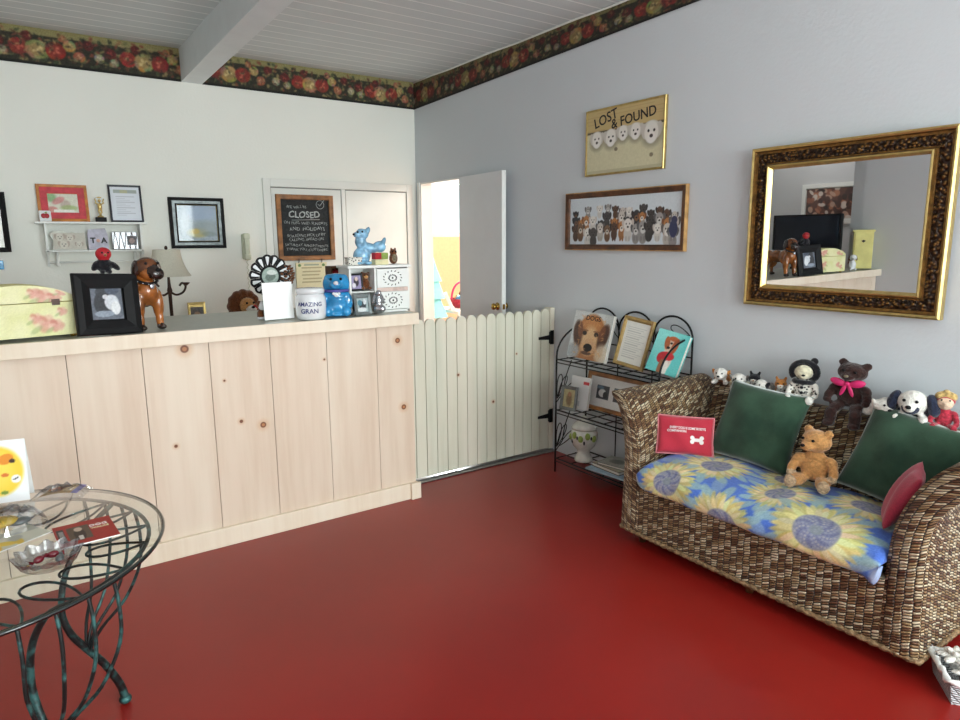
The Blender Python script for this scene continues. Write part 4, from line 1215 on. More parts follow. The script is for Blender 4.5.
# DOGS book
W, H = .30, .30
c = Cv(W, H, .003, (188, 192, 190)); c.rect(.235, 0, W, H, (170, 172, 166), .5)
BR, DB, LT = (168, 110, 62), (70, 44, 30), (206, 172, 130)
c.ell(.15, .06, .12, .10, (150, 100, 60)); c.ell(.15, .17, .105, .12, BR)
for k, q in ((-1, .055), (1, .25)): c.ell(q, .155, .038, .085, DB, k * -.2, 1, .3); c.ell(q - k * .012, .18, .02, .05, (120, 72, 42), k * -.2, .8, .4)
c.ell(.15, .23, .06, .04, (186, 128, 74), 0, .8, .5); c.ell(.15, .12, .06, .09, LT, 0, .9, .4); c.ell(.15, .08, .058, .052, (190, 150, 112), 0, .9, .4)
c.ell(.15, .075, .034, .026, (26, 20, 20)); c.ell(.145, .04, .04, .012, (60, 40, 34), 0, .8, .4)
for q in (.105, .195): c.ell(q, .165, .017, .015, (36, 24, 18)); c.ell(q, .182, .026, .007, (110, 70, 42), 0, .7, .4)
c.ell(.04, .04, .05, .05, (150, 156, 158), 0, .9, .5); c.ell(.26, .05, .05, .06, (196, 180, 156), 0, .8, .5)
for k in range(34): c.ell(.15 + .1 * math.cos(k * 2.4), .15 + .12 * math.sin(k * 1.7), .012, .004, (206, 150, 92), k, .5, .5)
c.noise(9)
book('book', 'large book titled DOGS with a golden dog face, on top rack shelf', W, H, .028, (-.185, -2.475, .768), (R(-14), R(3), RW + R(8)), c, M['paper'], extra=lambda t: text('DOGS', .042, M['ink'], t, (.0, -.0295, .262), bold=.0006))
# framed letter
c = Cv(.18, .25, .003, (222, 222, 214))
for k in range(15): c.rect(.02, .215 - .013 * k, .16 - .02 * ((k * 7) % 3), .219 - .013 * k, (150, 152, 150), .6)
c.noise(3)
framed('framed_letter', 'gilt framed typed letter leaning on the top rack shelf', 'framed letter', .225, .30, (-.165, -2.800, .768), (R(-13), R(6), RW + R(2)),
       [(0, 0), (0, .014), (.004, .018), (.018, .015), (.022, .006)], [M['cork']], None, c, M['p_gloss'], .0225, .007)
# turquoise book
W, H = .19, .245
c = Cv(W, H, .003, (96, 190, 186)); c.ell(.05, .2, .1, .1, (140, 212, 206), 0, .8, .8)
c.ell(.10, .08, .035, .07, (218, 206, 194)); c.ell(.10, .165, .036, .045, (214, 190, 168)); c.ell(.125, .165, .018, .048, (164, 82, 44), -.15); c.ell(.075, .175, .016, .038, (170, 92, 52), .2); c.ell(.105, .205, .028, .014, (176, 92, 50))
c.ell(.095, .10, .048, .026, (186, 36, 44), .1); c.ell(.07, .085, .026, .03, (176, 32, 40)); c.ell(.09, .15, .01, .008, (30, 24, 24)); c.ell(.1, .178, .007, .007, (30, 20, 18)); c.ell(.11, .03, .016, .05, (226, 220, 210)); c.ell(.08, .03, .014, .05, (140, 90, 60))
c.noise(5)
book('book', 'turquoise book with a beagle in a red scarf, on top rack shelf', W, H, .04, (-.16, -3.055, .767), (R(-20), R(10), RW + R(12)), c, M['tealbook'])
# middle shelf
c = Cv(.085, .115, .003, (168, 160, 120)); c.ell(.045, .05, .022, .04, (110, 88, 60), 0, .9, .5); c.ell(.045, .085, .014, .016, (150, 110, 80)); c.noise(9, 1)
framed('photo_frame', 'small grey framed photo in front of the white book, middle rack shelf', 'photo frame', .125, .158, (-.262, -2.385, .431), (R(-10), 0, RW + R(12)),
       [(0, 0), (0, .012), (.004, .015), (.016, .012), (.02, .005)], [M['pewter']], None, c, M['p_gloss'], .02, .0062)
c = Cv(.155, .21, .004, (232, 232, 230)); c.rect(.105, .165, .155, .185, (190, 40, 50)); c.rect(.02, .02, .09, .05, (200, 204, 206))
book('book', 'white book with a red stripe behind the small grey frame', .155, .21, .022, (-.175, -2.40, .431), (R(-9), 0, RW + R(4)), c, M['paper'])
c = Cv(.515, .19, .0035, (214, 214, 212))
for k, x in enumerate((.06, .205, .35)):
    c.rect(x, .05, x + .105, .14, (58, 62, 68)); c.ell(x + .05, .09, .032, .026, (206, 208, 206), .3 * k); c.ell(x + .075, .08, .018, .022, (40, 40, 44)); c.ell(x + .03, .125, .03, .012, (104, 132, 150), 0, .8, .5)
c.noise(4)
framed('photo_frame', 'long oak framed triple photo on the middle rack shelf', 'photo frame', .57, .245, (-.105, -2.672, .431), (R(-11), R(0), RW + R(2)),
       [(0, 0), (0, .014), (.003, .018), (.022, .017), (.027, .006)], [M['midwood']], None, c, M['p_gloss'], .0275, .0075)
# bottom shelf
t = thing('dog_jar', 'white ceramic jar painted with yellow green flowers on the bottom rack shelf', 'jar', (-.20, -2.475, .101), (0, 0, R(-60)))
mb = MB(); mb.lathe([(.058, 0), (.062, .008), (.054, .03), (.040, .055), (.044, .075), (.072, .105), (.086, .145), (.088, .185), (.078, .215)], sx=1.0, sy=.92); mb.build('jar_body', M['greywhite'], t)
mb = MB(); mb.lathe([(.080, .216), (.083, .224), (.072, .245), (.055, .262), (.030, .274), (.014, .280), (.017, .29), (.012, .3), (.003, .303)], sy=.92); mb.build('lid', M['greywhite'], t)
mb = MB()
for k in range(5):
    a = -PI / 2 + (k - 2) * .55
    mb.ell((.081 * math.cos(a), .076 * math.sin(a), .165 + .018 * (k % 2)), (.018, .018, .024), nu=10, nv=6)
mb.build('painted_flowers', M['leaf'], t)
mb = MB()
for k in range(4):
    a = -PI / 2 + (k - 1.5) * .55
    mb.ell((.084 * math.cos(a), .078 * math.sin(a), .14 + .03 * (k % 2)), (.007, .007, .014), nu=8, nv=6)
mb.build('painted_leaves', M['darkgrey'], t)
def flatbook(label, W, D, T, loc, rz, cov, top=None, cat='book', name='book'):
    t = thing(name, label, cat, loc, (0, 0, rz))
    mb = MB(); mb.bx(-W / 2, W / 2, -D / 2, D / 2, 0, .003); mb.bx(-W / 2, W / 2, -D / 2, D / 2, T - .003, T); mb.bx(-W / 2, W / 2, D / 2 - .003, D / 2, 0, T); mb.build('cover', cov, t)
    mb = MB(); mb.bx(-W / 2 + .004, W / 2 - .004, -D / 2 + .004, D / 2 - .003, .003, T - .003); mb.build('pages', M['pages'], t)
    if top is not None: top.build('cover_print', M['p_gloss'], t, (-W / 2, -D / 2, T + .0006), warp=lambda X, Y: (X, Y, 0 * X))
    return t
flatbook('pale blue folder lying lowest on the bottom rack shelf', .30, .225, .010, (-.175, -2.735, .101), R(-84), M['palebluefolder'], None, 'folder', 'folder')
c = Cv(.235, .19, .004, (176, 170, 146)); c.ell(.12, .1, .06, .05, (120, 110, 90), 0, .9, .5); c.ell(.08, .06, .04, .03, (200, 190, 160), 0, .8, .5); c.noise(8, 1)
flatbook('large brown edged book lying on the pale blue folder', .235, .19, .022, (-.155, -2.72, .112), R(-92), M['darkwood'], c)
c = Cv(.20, .16, .004, (166, 168, 156)); c.ell(.1, .08, .05, .04, (96, 100, 92), 0, .8, .5); c.noise(8, 1)
flatbook('smaller grey covered book on top of the brown edged book', .20, .16, .016, (-.15, -2.73, .135), R(-80), M['pewter'], c)

# ================================================================== glass table
TX, TY, TR_, TZ = -3.333, -3.392, .49, .72
tb_ = thing('glass_table', 'round glass topped table on a scrolled verdigris iron base', 'table', (TX, TY, 0))
mb = MB(); mb.lathe([(.002, TZ - .010), (TR_ - .004, TZ - .010), (TR_ - .001, TZ - .007), (TR_ - .001, TZ - .003), (TR_ - .004, TZ), (.002, TZ)], seg=96); mb.build('glass_top', M['glass'], tb_)
mb = MB(); mb.tube([(TR_ * math.cos(2 * PI * k / 96), TR_ * math.sin(2 * PI * k / 96), TZ - .005) for k in range(96)], .0056, seg=6, closed=True); mb.build('glass_edge', M['glassedge'], tb_)
mb = MB(); mb.tube([(.452 * math.cos(2 * PI * k / 60), .452 * math.sin(2 * PI * k / 60), TZ - .022) for k in range(60)], .006, seg=8, closed=True); mb.build('rim_ring', M['verdigris'], tb_)
for q in range(4):
    A = R(31 + 90 * q)
    def pol(r, a, z): return (r * math.cos(a), r * math.sin(a), z)
    pts = cat_rom([pol(.42, A, .014), pol(.408, A, .076), pol(.365, A, .177), pol(.312, A, .266), pol(.268, A, .345), pol(.25, A, .43), pol(.275, A, .54), pol(.35, A, .64), pol(.452, A, TZ - .022)], 5)
    mb = MB(); mb.tube(pts, [.0135 - .006 * k / len(pts) for k in range(len(pts))], seg=10); mb.ell(pol(.42, A, .016), (.02, .02, .016)); o = mb.build('leg', M['verdigris'], tb_)
    for j, da in enumerate((-15, -5, 5, 15)):
        B_ = A + R(da)
        pts = cat_rom([pol(.33, A + R(da * .1), .235), pol(.318, A + R(da * .1), .262), pol(.345, A + R(da * .4), .33), pol(.41, A + R(da * .75), .41), pol(.452, B_, .52), pol(.462, B_, .62), pol(.452, B_, TZ - .022)], 4)
        mb = MB(); mb.tube(pts, .005, seg=7); mb.build('sheaf_rod', M['verdigris'], o)
    for j, (da, L_, w_) in enumerate(((-32, .17, .05), (-14, .2, .045), (4, .2, .05), (22, .17, .05), (42, .15, .045))):
        B_ = A + R(da); pts = []
        for k in range(22):
            t_ = 2 * PI * k / 22; u = .448 - L_ / 2 * (1 - math.cos(t_)); v = w_ * math.sin(t_) * math.sin(t_ / 2)
            pts.append((u * math.cos(B_) - v * math.sin(B_), u * math.sin(B_) + v * math.cos(B_), TZ - .024 - .012 * math.sin(t_ / 2)))
        mb = MB(); mb.tube(pts, .0036, seg=6, closed=True); mb.build('iron_leaf', M['verdigris'], o)

# things on the table
t = thing('greeting_card', 'standing white card with a yellow oval picture on glass table', 'card', (-3.235, -3.015, TZ), (0, 0, R(-12)))
c = Cv(.15, .195, .003, (236, 238, 238)); c.ell(.072, .098, .068, .078, (240, 206, 66)); c.ell(.06, .10, .05, .06, (246, 216, 92), 0, .8, .5); c.ell(.095, .135, .022, .016, (228, 142, 44), .4); c.ell(.112, .128, .008, .007, (60, 40, 30)); c.ell(.118, .07, .013, .013, (238, 238, 234)); c.line(.112, .068, .124, .074, .004, (60, 60, 60)); c.ell(.09, .085, .01, .006, (220, 120, 50)); c.ell(.085, .03, .01, .006, (120, 150, 60))
c.build('card_front', M['p_print'], t, (-.075, -.002, .003), (R(-8), 0, 0))
mb = MB(); mb.box((0, .0125, .0975), (.15, .002, .195), (R(-8), 0, 0)); mb.box((0, .045, .0965), (.15, .002, .195), (R(12), 0, 0)); mb.build('card_fold', M['paper'], t)
def crumple(name, label, loc, rot, W, D, H, m, seed, inner=None, cat='bag', group=None):
    t = thing(name, label, cat, loc, rot, group); g = np.random.default_rng(seed)
    n = 14; hh = np.zeros((n + 1, n + 1))
    for i in range(n + 1):
        for j in range(n + 1):
            u, v = 2 * i / n - 1, 2 * j / n - 1
            hh[i, j] = H * max(0, (1 - u * u) * (1 - v * v)) ** .5 * (1 + g.normal(0, .22)) + .002
    mb = MB(); mb.grid([[(W / 2 * (2 * i / n - 1) + g.normal(0, .002), D / 2 * (2 * j / n - 1) + g.normal(0, .002), hh[i, j]) for i in range(n + 1)] for j in range(n + 1)], smooth=False)
    mb.build('wrapper', m, t)
    if inner: inner(t)
    return t
def inn1(t):
    c = Cv(.115, .075, .003, (206, 166, 110)); c.ell(.04, .04, .02, .025, (150, 92, 56), .5); c.ell(.08, .035, .022, .018, (226, 196, 150)); c.rect(.095, 0, .115, .075, (150, 140, 190)); c.ell(.02, .06, .02, .012, (200, 110, 50)); c.ell(.06, .06, .014, .01, (120, 72, 48)); c.noise(10, 1)
    c.build('insert', M['p_print'], t, (-.055, -.035, .008), warp=lambda X, Y: (X, Y, .012 * np.sin(X * 20)))
crumple('treat_bag', 'clear bag with orange brown printed card at the far table edge', (-3.075, -3.045, TZ), (0, 0, R(-28)), .15, .10, .03, M['poly'], 3, inn1)
def inn2(t):
    mb = MB(); mb.ell((-.02, -.01, .022), (.05, .035, .014)); mb.build('biscuit', mat('yellow biscuit', (226, 186, 70), .6), t)
    mb = MB(); mb.ell((.03, -.02, .014), (.03, .02, .01)); mb.build('label_card', M['pewter'], t)
crumple('treat_bag', 'clear bag holding a yellow biscuit at the left table edge', (-3.225, -3.24, TZ), (0, 0, R(15)), .19, .17, .045, M['poly'], 5, inn2)
c = Cv(.145, .165, .0022, (164, 46, 38)); c.rect(.030, .03, .085, .135, (96, 78, 64)); c.ell(.057, .07, .014, .045, (60, 44, 38)); c.ell(.057, .11, .010, .016, (196, 170, 150)); c.rect(.052, .03, .062, .06, (210, 200, 190)); c.rect(.006, .03, .024, .135, (60, 56, 56)); c.rect(.009, .04, .02, .12, (190, 186, 180), .7)
c.rect(.095, .085, .132, .13, (200, 176, 150), .3); c.noise(5)
lf_ = thing('leaflet', 'red leaflet with a dark photograph lying on the glass table', 'leaflet', (-3.04, -3.415, TZ), (0, 0, R(4)))
mb = MB(); mb.bx(-.0725, .0725, -.0825, .0825, 0, .003); mb.build('leaflet_back', M['paper'], lf_)
c.build('leaflet_print', M['p_print'], lf_, (-.0725, -.0825, .0036), warp=lambda X, Y: (X, Y, 0 * X))
text('DOG', .02, M['whiteink'], lf_, (.036, .032, .004), (0, 0, 0)); text('WALKS', .014, M['cream'], lf_, (.037, .012, .004), (0, 0, 0))
t = thing('glass_dish', 'cut crystal dish holding dark red sweets on the glass table', 'dish', (-3.135, -3.585, TZ))
mb = MB(); prof = [(.046, 0), (.056, .004), (.066, .016), (.076, .036), (.070, .036), (.060, .018), (.03, .008), (.002, .008)]
mb.grid([[(r_ * (1 + .07 * math.cos(12 * a) * min(1, z_ * 40)) * math.cos(a), r_ * (1 + .07 * math.cos(12 * a) * min(1, z_ * 40)) * math.sin(a), z_ + .004 * math.cos(12 * a) * (z_ > .03)) for a in [2 * PI * k / 72 for k in range(73)]] for (r_, z_) in prof], smooth=False)
mb.build('fluted_bowl', M['crystal'], t)
for k, (x, y, m_) in enumerate(((.012, .022, 'redsweet'), (-.02, .008, 'redsweet'), (.024, -.014, 'pewter'))):
    if m_ not in M: M[m_] = mat('dark red wrapper', (120, 24, 40), .25, amt=.2, coat=.5)
    mb = MB(); mb.ell((0, 0, .009), (.014, .010, .009)); mb.prism([(-.014, .009), (-.024, .015), (-.024, .003)], -.004, .004); mb.prism([(.014, .009), (.024, .003), (.024, .015)], -.004, .004)
    o = mb.build('sweet', M[m_], None, (-3.135 + x, -3.585 + y, TZ + .0095), (0, 0, .7 * k)); tag(o, ['dark red wrapped sweet at the back of the crystal dish', 'dark red wrapped sweet at the left of the crystal dish', 'silver grey wrapped sweet in the crystal dish'][k], 'sweet', 'sweets in the crystal dish')
def flyer(label, loc, rz, W, D, cols, seed):
    g = np.random.default_rng(seed); c = Cv(W, D, .003, cols[0])
    for k in range(6): c.ell(g.uniform(0, W), g.uniform(0, D), g.uniform(.01, .03), g.uniform(.008, .02), cols[1 + g.integers(len(cols) - 1)], g.uniform(0, 3), .9, .3)
    t = thing('leaflet', label, 'leaflet', loc, (0, 0, rz)); mb = MB(); mb.bx(-W / 2, W / 2, -D / 2, D / 2, 0, .002); mb.build('leaflet_back', M['paper'], t)
    c.build('leaflet_print', M['p_print'], t, (-W / 2, -D / 2, .0026), warp=lambda X, Y: (X, Y, 0 * X))
flyer('pale grey and yellow leaflet under the yellow biscuit bag', (-3.21, -3.345, TZ), R(30), .15, .11, [(206, 204, 186), (226, 190, 70), (176, 176, 168)], 3)

# ================================================================== basket on the floor
bk = thing('wicker_basket', 'small white wicker basket on the red floor beside the sofa', 'basket', (-.585, -4.825, 0), (0, 0, R(38)))
mb = MB(); W, D, H = .19, .27, .085
rows = []; uv = []
def rect_ring(w, d, z):
    pts = []
    cs = [(-w, -d), (w, -d), (w, d), (-w, d)]
    for k in range(4):
        a, b = cs[k], cs[(k + 1) % 4]
        for j in range(8): pts.append((a[0] + (b[0] - a[0]) * j / 8, a[1] + (b[1] - a[1]) * j / 8, z))
    pts.append(pts[0]); return pts
for z, gspread in ((0, .92), (.03, .96), (.06, .99), (H, 1.02)):
    r_ = rect_ring(W / 2 * gspread, D / 2 * gspread, z); rows.append(r_); uv.append([(s, z) for s in arclen(r_)])
mb.grid(rows, uv=uv, smooth=False); mb.add([(-W * .46, -D * .46, .004), (W * .46, -D * .46, .004), (W * .46, D * .46, .004), (-W * .46, D * .46, .004)], [(0, 1, 2, 3)], uvs=[(0, 0), (.2, 0), (.2, .3), (0, .3)])
o = mb.build('basket_body', M['weavewhite'], bk); s_ = o.modifiers.new('s', 'SOLIDIFY'); s_.thickness = .006
mb = MB(); rr = rect_ring(W / 2 * 1.04, D / 2 * 1.04, H); mb.tube([(p[0], p[1], p[2] + .006 * math.sin(i * 2.4)) for i, p in enumerate(rr[:-1])], [.010 + .004 * math.sin(i * 3.1) for i in range(32)], seg=7, closed=True); mb.build('ruffled_liner', M['paper'], bk)
B2 = Matrix.Translation((-.585, -4.825, 0)) @ Matrix.Rotation(R(38), 4, 'Z')
mats_f = [M['f_white']]
labs = ['white cloth flower at the near corner of the wicker basket', 'white cloth flower at the left corner of the wicker basket', 'white cloth flower in the middle of the wicker basket', 'white cloth flower at the far end of the wicker basket', 'white cloth flower at the right side of the wicker basket']
for k, (x, y, z, s) in enumerate(((-.035, -.08, .088, .050), (-.045, .065, .085, .046), (.0, .0, .125, .054), (.03, .085, .10, .05), (.045, -.04, .10, .046))):
    p = B2 @ Vector((x, y, z)); mb = MB()
    for j in range(6):
        a = j * PI / 3 + k; mb.ell((.55 * s * math.cos(a), .55 * s * math.sin(a), .1 * s), (.62 * s, .3 * s, .16 * s), (0, 0, a), nu=10, nv=6)
    for j in range(4):
        a = j * PI / 2 + .4 + k; mb.ell((.25 * s * math.cos(a), .25 * s * math.sin(a), .42 * s), (.4 * s, .22 * s, .16 * s), (0, -.7, a), nu=10, nv=6)
    mb.ell((0, 0, -.35 * s), (.35 * s, .35 * s, .5 * s))
    o = mb.build('cloth_flower', M['f_white'], None, tuple(p)); tag(o, labs[k], 'flower', 'cloth flowers in the white basket')
# ================================================================== on the counter
CT = 1.118
# floral arched box
t = thing('floral_chest', 'pale yellow rose painted box with arched lid at the counter\'s left', 'box', (-3.135, -2.035, CT), (0, 0, R(9)))
W, D, HB, HA = .43, .19, .155, .065
def arch(x): return HB + .012 + HA * max(0.0, 1 - (2 * x / W) ** 2) ** .75
def chest_paint(W, H, seed):
    c = Cv(W, H, .004, (222, 220, 158)); g = np.random.default_rng(seed)
    for _ in range(14): c.ell(g.uniform(0, W), g.uniform(0, H), .05, .03, (234, 230, 186), g.uniform(0, 3), .5, .8)
    for (x, y, r) in ((.70, .38, .036), (.62, .55, .022), (.79, .30, .026), (.22, .45, .024), (.13, .3, .02), (.85, .72, .018)):
        for k in range(6):
            a = k * 1.1; c.ell(x * W + .6 * r * math.cos(a), y * H + .5 * r * math.sin(a), r * .6, r * .5, [(206, 128, 116), (222, 168, 150), (196, 104, 92), (234, 206, 182)][k % 4], a, .6, .6)
        c.ell(x * W - r, y * H - r * .7, r * .7, r * .3, (150, 166, 104), .6, .5, .6)
    return c.noise(3)
mb = MB(); mb.bx(-W / 2, W / 2, -D / 2, D / 2, .012, HB); 
mb.build('box_body', M['yellowpaint'], t, bevel=.003)
chest_paint(W, HB - .014, 1).build('painted_front', M['p_wood'], t, (-W / 2, -D / 2 - .001, .013))
chest_paint(W, HB - .014, 2).build('painted_back', M['p_wood'], t, (W / 2, D / 2 + .001, .013), (0, 0, PI))
xs = [-W / 2 + W * k / 24 for k in range(25)]
mb = MB(); mb.prism([(-W / 2, HB + .003)] + [(W / 2, HB + .003)] + [(x, arch(x)) for x in xs[::-1]], -D / 2, D / 2); ld = mb.build('lid', M['yellowpaint'], t)
c = chest_paint(W, HA + .012, 5)
c.build('painted_lid_front', M['p_wood'], ld, (-W / 2, -D / 2 - .001, HB + .003), warp=lambda X, Y: (X, 0 * X, Y * (.009 + HA * np.clip(1 - (2 * (X - W / 2) / W) ** 2, 0, 1) ** .75) / (HA + .012)))
mb = MB(); mb.bx(W * .27, W * .34, -D / 2 - .005, -D / 2, HB - .012, HB + .014); mb.build('clasp', M['bronze'], t)
mb = MB()
for x in (-.19, .19):
    for y in (-.07, .07): mb.lathe([(.012, .013), (.014, .006), (.010, 0)], (x, y, 0), seg=10)
mb.build('feet', M['brass'], t)
# black framed dog photo
c = Cv(.13, .16, .003, (92, 98, 110)); c.ell(.06, .12, .04, .03, (40, 42, 50)); c.ell(.045, .07, .035, .05, (28, 30, 38)); c.ell(.085, .075, .03, .035, (206, 210, 216)); c.ell(.10, .05, .02, .03, (226, 228, 230)); c.ell(.06, .1, .012, .01, (210, 210, 214)); c.ell(.09, .13, .03, .02, (66, 74, 92)); c.ell(.05, .025, .04, .014, (140, 150, 164)); c.noise(10, 1)
framed('photo_frame', 'wide black photo frame with a small dog photo standing on the counter', 'photo frame', .272, .272, (-2.800, -2.140, CT), (R(-9), R(3), R(16)),
       [(0, 0), (0, .018), (.006, .024), (.03, .03), (.058, .02), (.064, .018), (.066, .008)], [M['black']], None, c, M['p_gloss'], .069, .009)
# red headed plush bird on the frame
t = thing('plush_bird', 'small black plush bird with red head perched on the black frame', 'soft toy', (-2.790, -2.083, 1.386), (0, 0, R(10)))
smooth_blob('body', [((0, 0, .038), (.033, .028, .034), (0, 0, 0), 0), ((0, -.004, .088), (.033, .03, .030), (0, 0, 0), 1), ((-.036, 0, .036), (.014, .016, .026), (0, .5, 0), 0), ((.042, -.004, .034), (.013, .016, .028), (0, -.8, 0), 0), ((-.014, -.018, .010), (.011, .018, .010), (0, 0, 0), 0), ((.014, -.018, .010), (.011, .018, .010), (0, 0, 0), 0)], [M['f_black'], M['red']], t, .004)
balls('eyes', [((-.012, -.032, .094), .0045), ((.012, -.032, .094), .0045)], M['black'], t)
mb = MB(); mb.lathe([(.008, 0), (.0005, .016)], T=Matrix.Translation((0, -.03, .084)) @ Euler((R(90), 0, 0)).to_matrix().to_4x4(), seg=10); mb.build('beak', M['f_orange'], t)
t = thing('ceramic_bird', 'small blue and white ceramic bird between floral box and black frame', 'figurine', (-2.945, -1.83, CT), (0, 0, R(-30)))
smooth_blob('body', [((0, 0, .115), (.032, .05, .034), (0, 0, 0), 0), ((0, -.045, .155), (.024, .026, .024), (0, 0, 0), 1), ((0, .06, .12), (.014, .04, .01), (.4, 0, 0), 0), ((0, 0, .045), (.018, .018, .05), (0, 0, 0), 1), ((0, 0, .010), (.035, .035, .012), (0, 0, 0), 1)], [M['blueglaze2'], M['ceramic']], t, .005)

# boxer dog statue
t = thing('dog_statue', 'glazed brown boxer dog statue with studded collar standing on the counter', 'statue', (-2.642, -1.985, CT), (0, 0, R(17)))
B = [((0, -.02, .17), (.053, .085, .070), (0, 0, 0), 0), ((0, .09, .175), (.050, .11, .058), (0, 0, 0), 0), ((0, .19, .17), (.052, .07, .062), (0, 0, 0), 0), ((0, -.065, .175), (.05, .05, .06), (.3, 0, 0), 0),
     ((0, -.055, .235), (.042, .045, .05), (.35, 0, 0), 0), ((.004, -.080, .290), (.055, .056, .050), (0, 0, 0), 2), ((.004, -.1, .268), (.044, .045, .036), (0, 0, 0), 0), ((.012, -.130, .270), (.036, .03, .033), (0, 0, 0), 1), ((.016, -.150, .262), (.034, .018, .029), (0, 0, 0), 1)]
for k in (-1, 1):
    B += [((k * .045, -.07, .12), (.026, .03, .075), (0, 0, 0), 0), ((k * .045, -.075, .05), (.018, .02, .05), (0, 0, 0), 0), ((k * .046, -.088, .012), (.021, .03, .0145), (0, 0, 0), 1),
          ((k * .043, .195, .13), (.030, .048, .065), (.25, 0, 0), 0), ((k * .044, .225, .065), (.017, .020, .05), (-.25, 0, 0), 0), ((k * .045, .22, .02), (.017, .018, .03), (0, 0, 0), 0), ((k * .046, .205, .012), (.020, .030, .0135), (0, 0, 0), 1),
          ((.004 + k * .054, -.072, .286), (.012, .028, .042), (0, k * -.15, 0), 1)]
B.append(((0, .265, .215), (.012, .035, .012), (.7, 0, 0), 0))
smooth_blob('body', B, [M['boxer'], M['boxerdark'], mat('mid brown head glaze', (104, 60, 32), .25, amt=.3, scale=14, coat=.5)], t, .0055, 3)
balls('eyes', [((.006 + k * .028, -.127, .311), .0065) for k in (-1, 1)], M['black'], t); balls('nose', [((.016, -.165, .281), (.014, .009, .009))], M['black'], t)
mb = MB(); T = Matrix.Translation((0, -.066, .237)) @ Euler((.42, 0, 0)).to_matrix().to_4x4(); mb.tube([(.047 * math.cos(a), .05 * math.sin(a), 0) for a in [2 * PI * k / 24 for k in range(24)]], .007, closed=True, seg=8, T=T); co = mb.build('collar', M['black'], t)
mb = MB()
for k in range(14):
    a = 2 * PI * k / 14; mb.ell((.053 * math.cos(a), .056 * math.sin(a), 0), .0042, nu=6, nv=4, T=T)
mb.build('studs', M['silver'], co)
mb = MB(); mb.ell((0, -.124, .205), (.011, .004, .013)); mb.build('tag', M['silver'], co)

# white sign in acrylic holder
t = thing('sign_holder', 'blank bright white sheet in a clear stand on the counter', 'sign', (-2.005, -2.045, CT), (0, 0, R(8)))
mb = MB(); mb.box((0, 0, .1), (.166, .002, .192), (R(-4), 0, 0)); mb.build('sheet', mat('bright white sheet', (252, 252, 250), .5, amt=.01), t)
mb = MB(); mb.box((0, .004, .1), (.172, .002, .198), (R(-4), 0, 0)); mb.box((0, .02, .0025), (.172, .07, .003)); mb.build('clear_stand', M['acrylic'], t)
# lettered jar
t = thing('lettered_jar', 'white ceramic canister with navy handwriting and a lid on the counter', 'jar', (-1.852, -2.105, CT))
mb = MB(); mb.lathe([(.066, 0), (.074, .006), (.078, .03), (.080, .08), (.078, .115), (.070, .130), (.066, .134)]); mb.build('jar_body', M['ceramic'], t)
mb = MB(); mb.lathe([(.066, .134), (.073, .136), (.074, .150), (.073, .158), (.066, .163), (.02, .166), (.002, .166)]); mb.build('lid', M['ceramic'], t)
def wraptext(body, size, z, rad, parent, m, a0=0.0, bold=.0005):
    o = text(body, size, m, parent, (0, 0, 0), (0, 0, 0), bold=bold)
    for v in o.data.vertices:
        x, y, q = v.co; a = -PI / 2 + a0 + x / rad
        v.co = ((rad + q) * math.cos(a), (rad + q) * math.sin(a), z + y)
    return o
wraptext('AMAZING', .030, .082, .0808, t, M['blueink'], R(-26)); wraptext('GRAN', .034, .046, .0808, t, M['blueink'], R(-26))
# blue dog cookie jar
t = thing('cookie_jar', 'bright blue glazed dog shaped cookie jar on the counter', 'cookie jar', (-1.692, -2.075, CT), (0, 0, R(-24)))
smooth_blob('jar_body', [((0, 0, .055), (.078, .07, .06), (0, 0, 0), 0), ((0, 0, .012), (.078, .072, .013), (0, 0, 0), 0), ((0, 0, .11), (.064, .058, .045), (0, 0, 0), 0), ((-.05, -.05, .03), (.028, .035, .029), (0, 0, 0), 0), ((.05, -.05, .03), (.028, .035, .029), (0, 0, 0), 0), ((-.062, -.01, .09), (.022, .03, .05), (0, .2, 0), 0), ((.062, -.01, .09), (.022, .03, .05), (0, -.2, 0), 0)], [M['blueglaze']], t, .006)
hd = smooth_blob('lid', [((0, 0, .185), (.068, .06, .05), (0, 0, 0), 0), ((0, 0, .165), (.062, .058, .03), (0, 0, 0), 0), ((0, -.052, .175), (.036, .028, .026), (0, 0, 0), 0), ((-.058, 0, .17), (.014, .026, .036), (0, -.1, 0), 0), ((.058, 0, .17), (.014, .026, .036), (0, .1, 0), 0), ((0, 0, .218), (.046, .04, .012), (0, 0, 0), 0), ((-.036, 0, .208), (.03, .034, .022), (0, 0, 0), 0), ((.036, 0, .208), (.03, .034, .022), (0, 0, 0), 0)], [M['blueglaze']], t, .006)
balls('eyes', [((k * .026, -.052, .205), .0075) for k in (-1, 1)], M['black'], hd); balls('nose', [((0, -.083, .186), (.013, .009, .010))], M['ceramic'], hd)
mb = MB(); mb.tube([(.064 * math.cos(2 * PI * k / 24), .059 * math.sin(2 * PI * k / 24), .141) for k in range(24)], .0075, closed=True); co = mb.build('collar', M['purple'], t)
mb = MB(); mb.ell((0, -.064, .122), (.013, .006, .013)); mb.ell((.014, -.063, .128), (.008, .005, .008)); mb.ell((-.014, -.063, .128), (.008, .005, .008)); mb.build('tag', M['ceramic'], co)

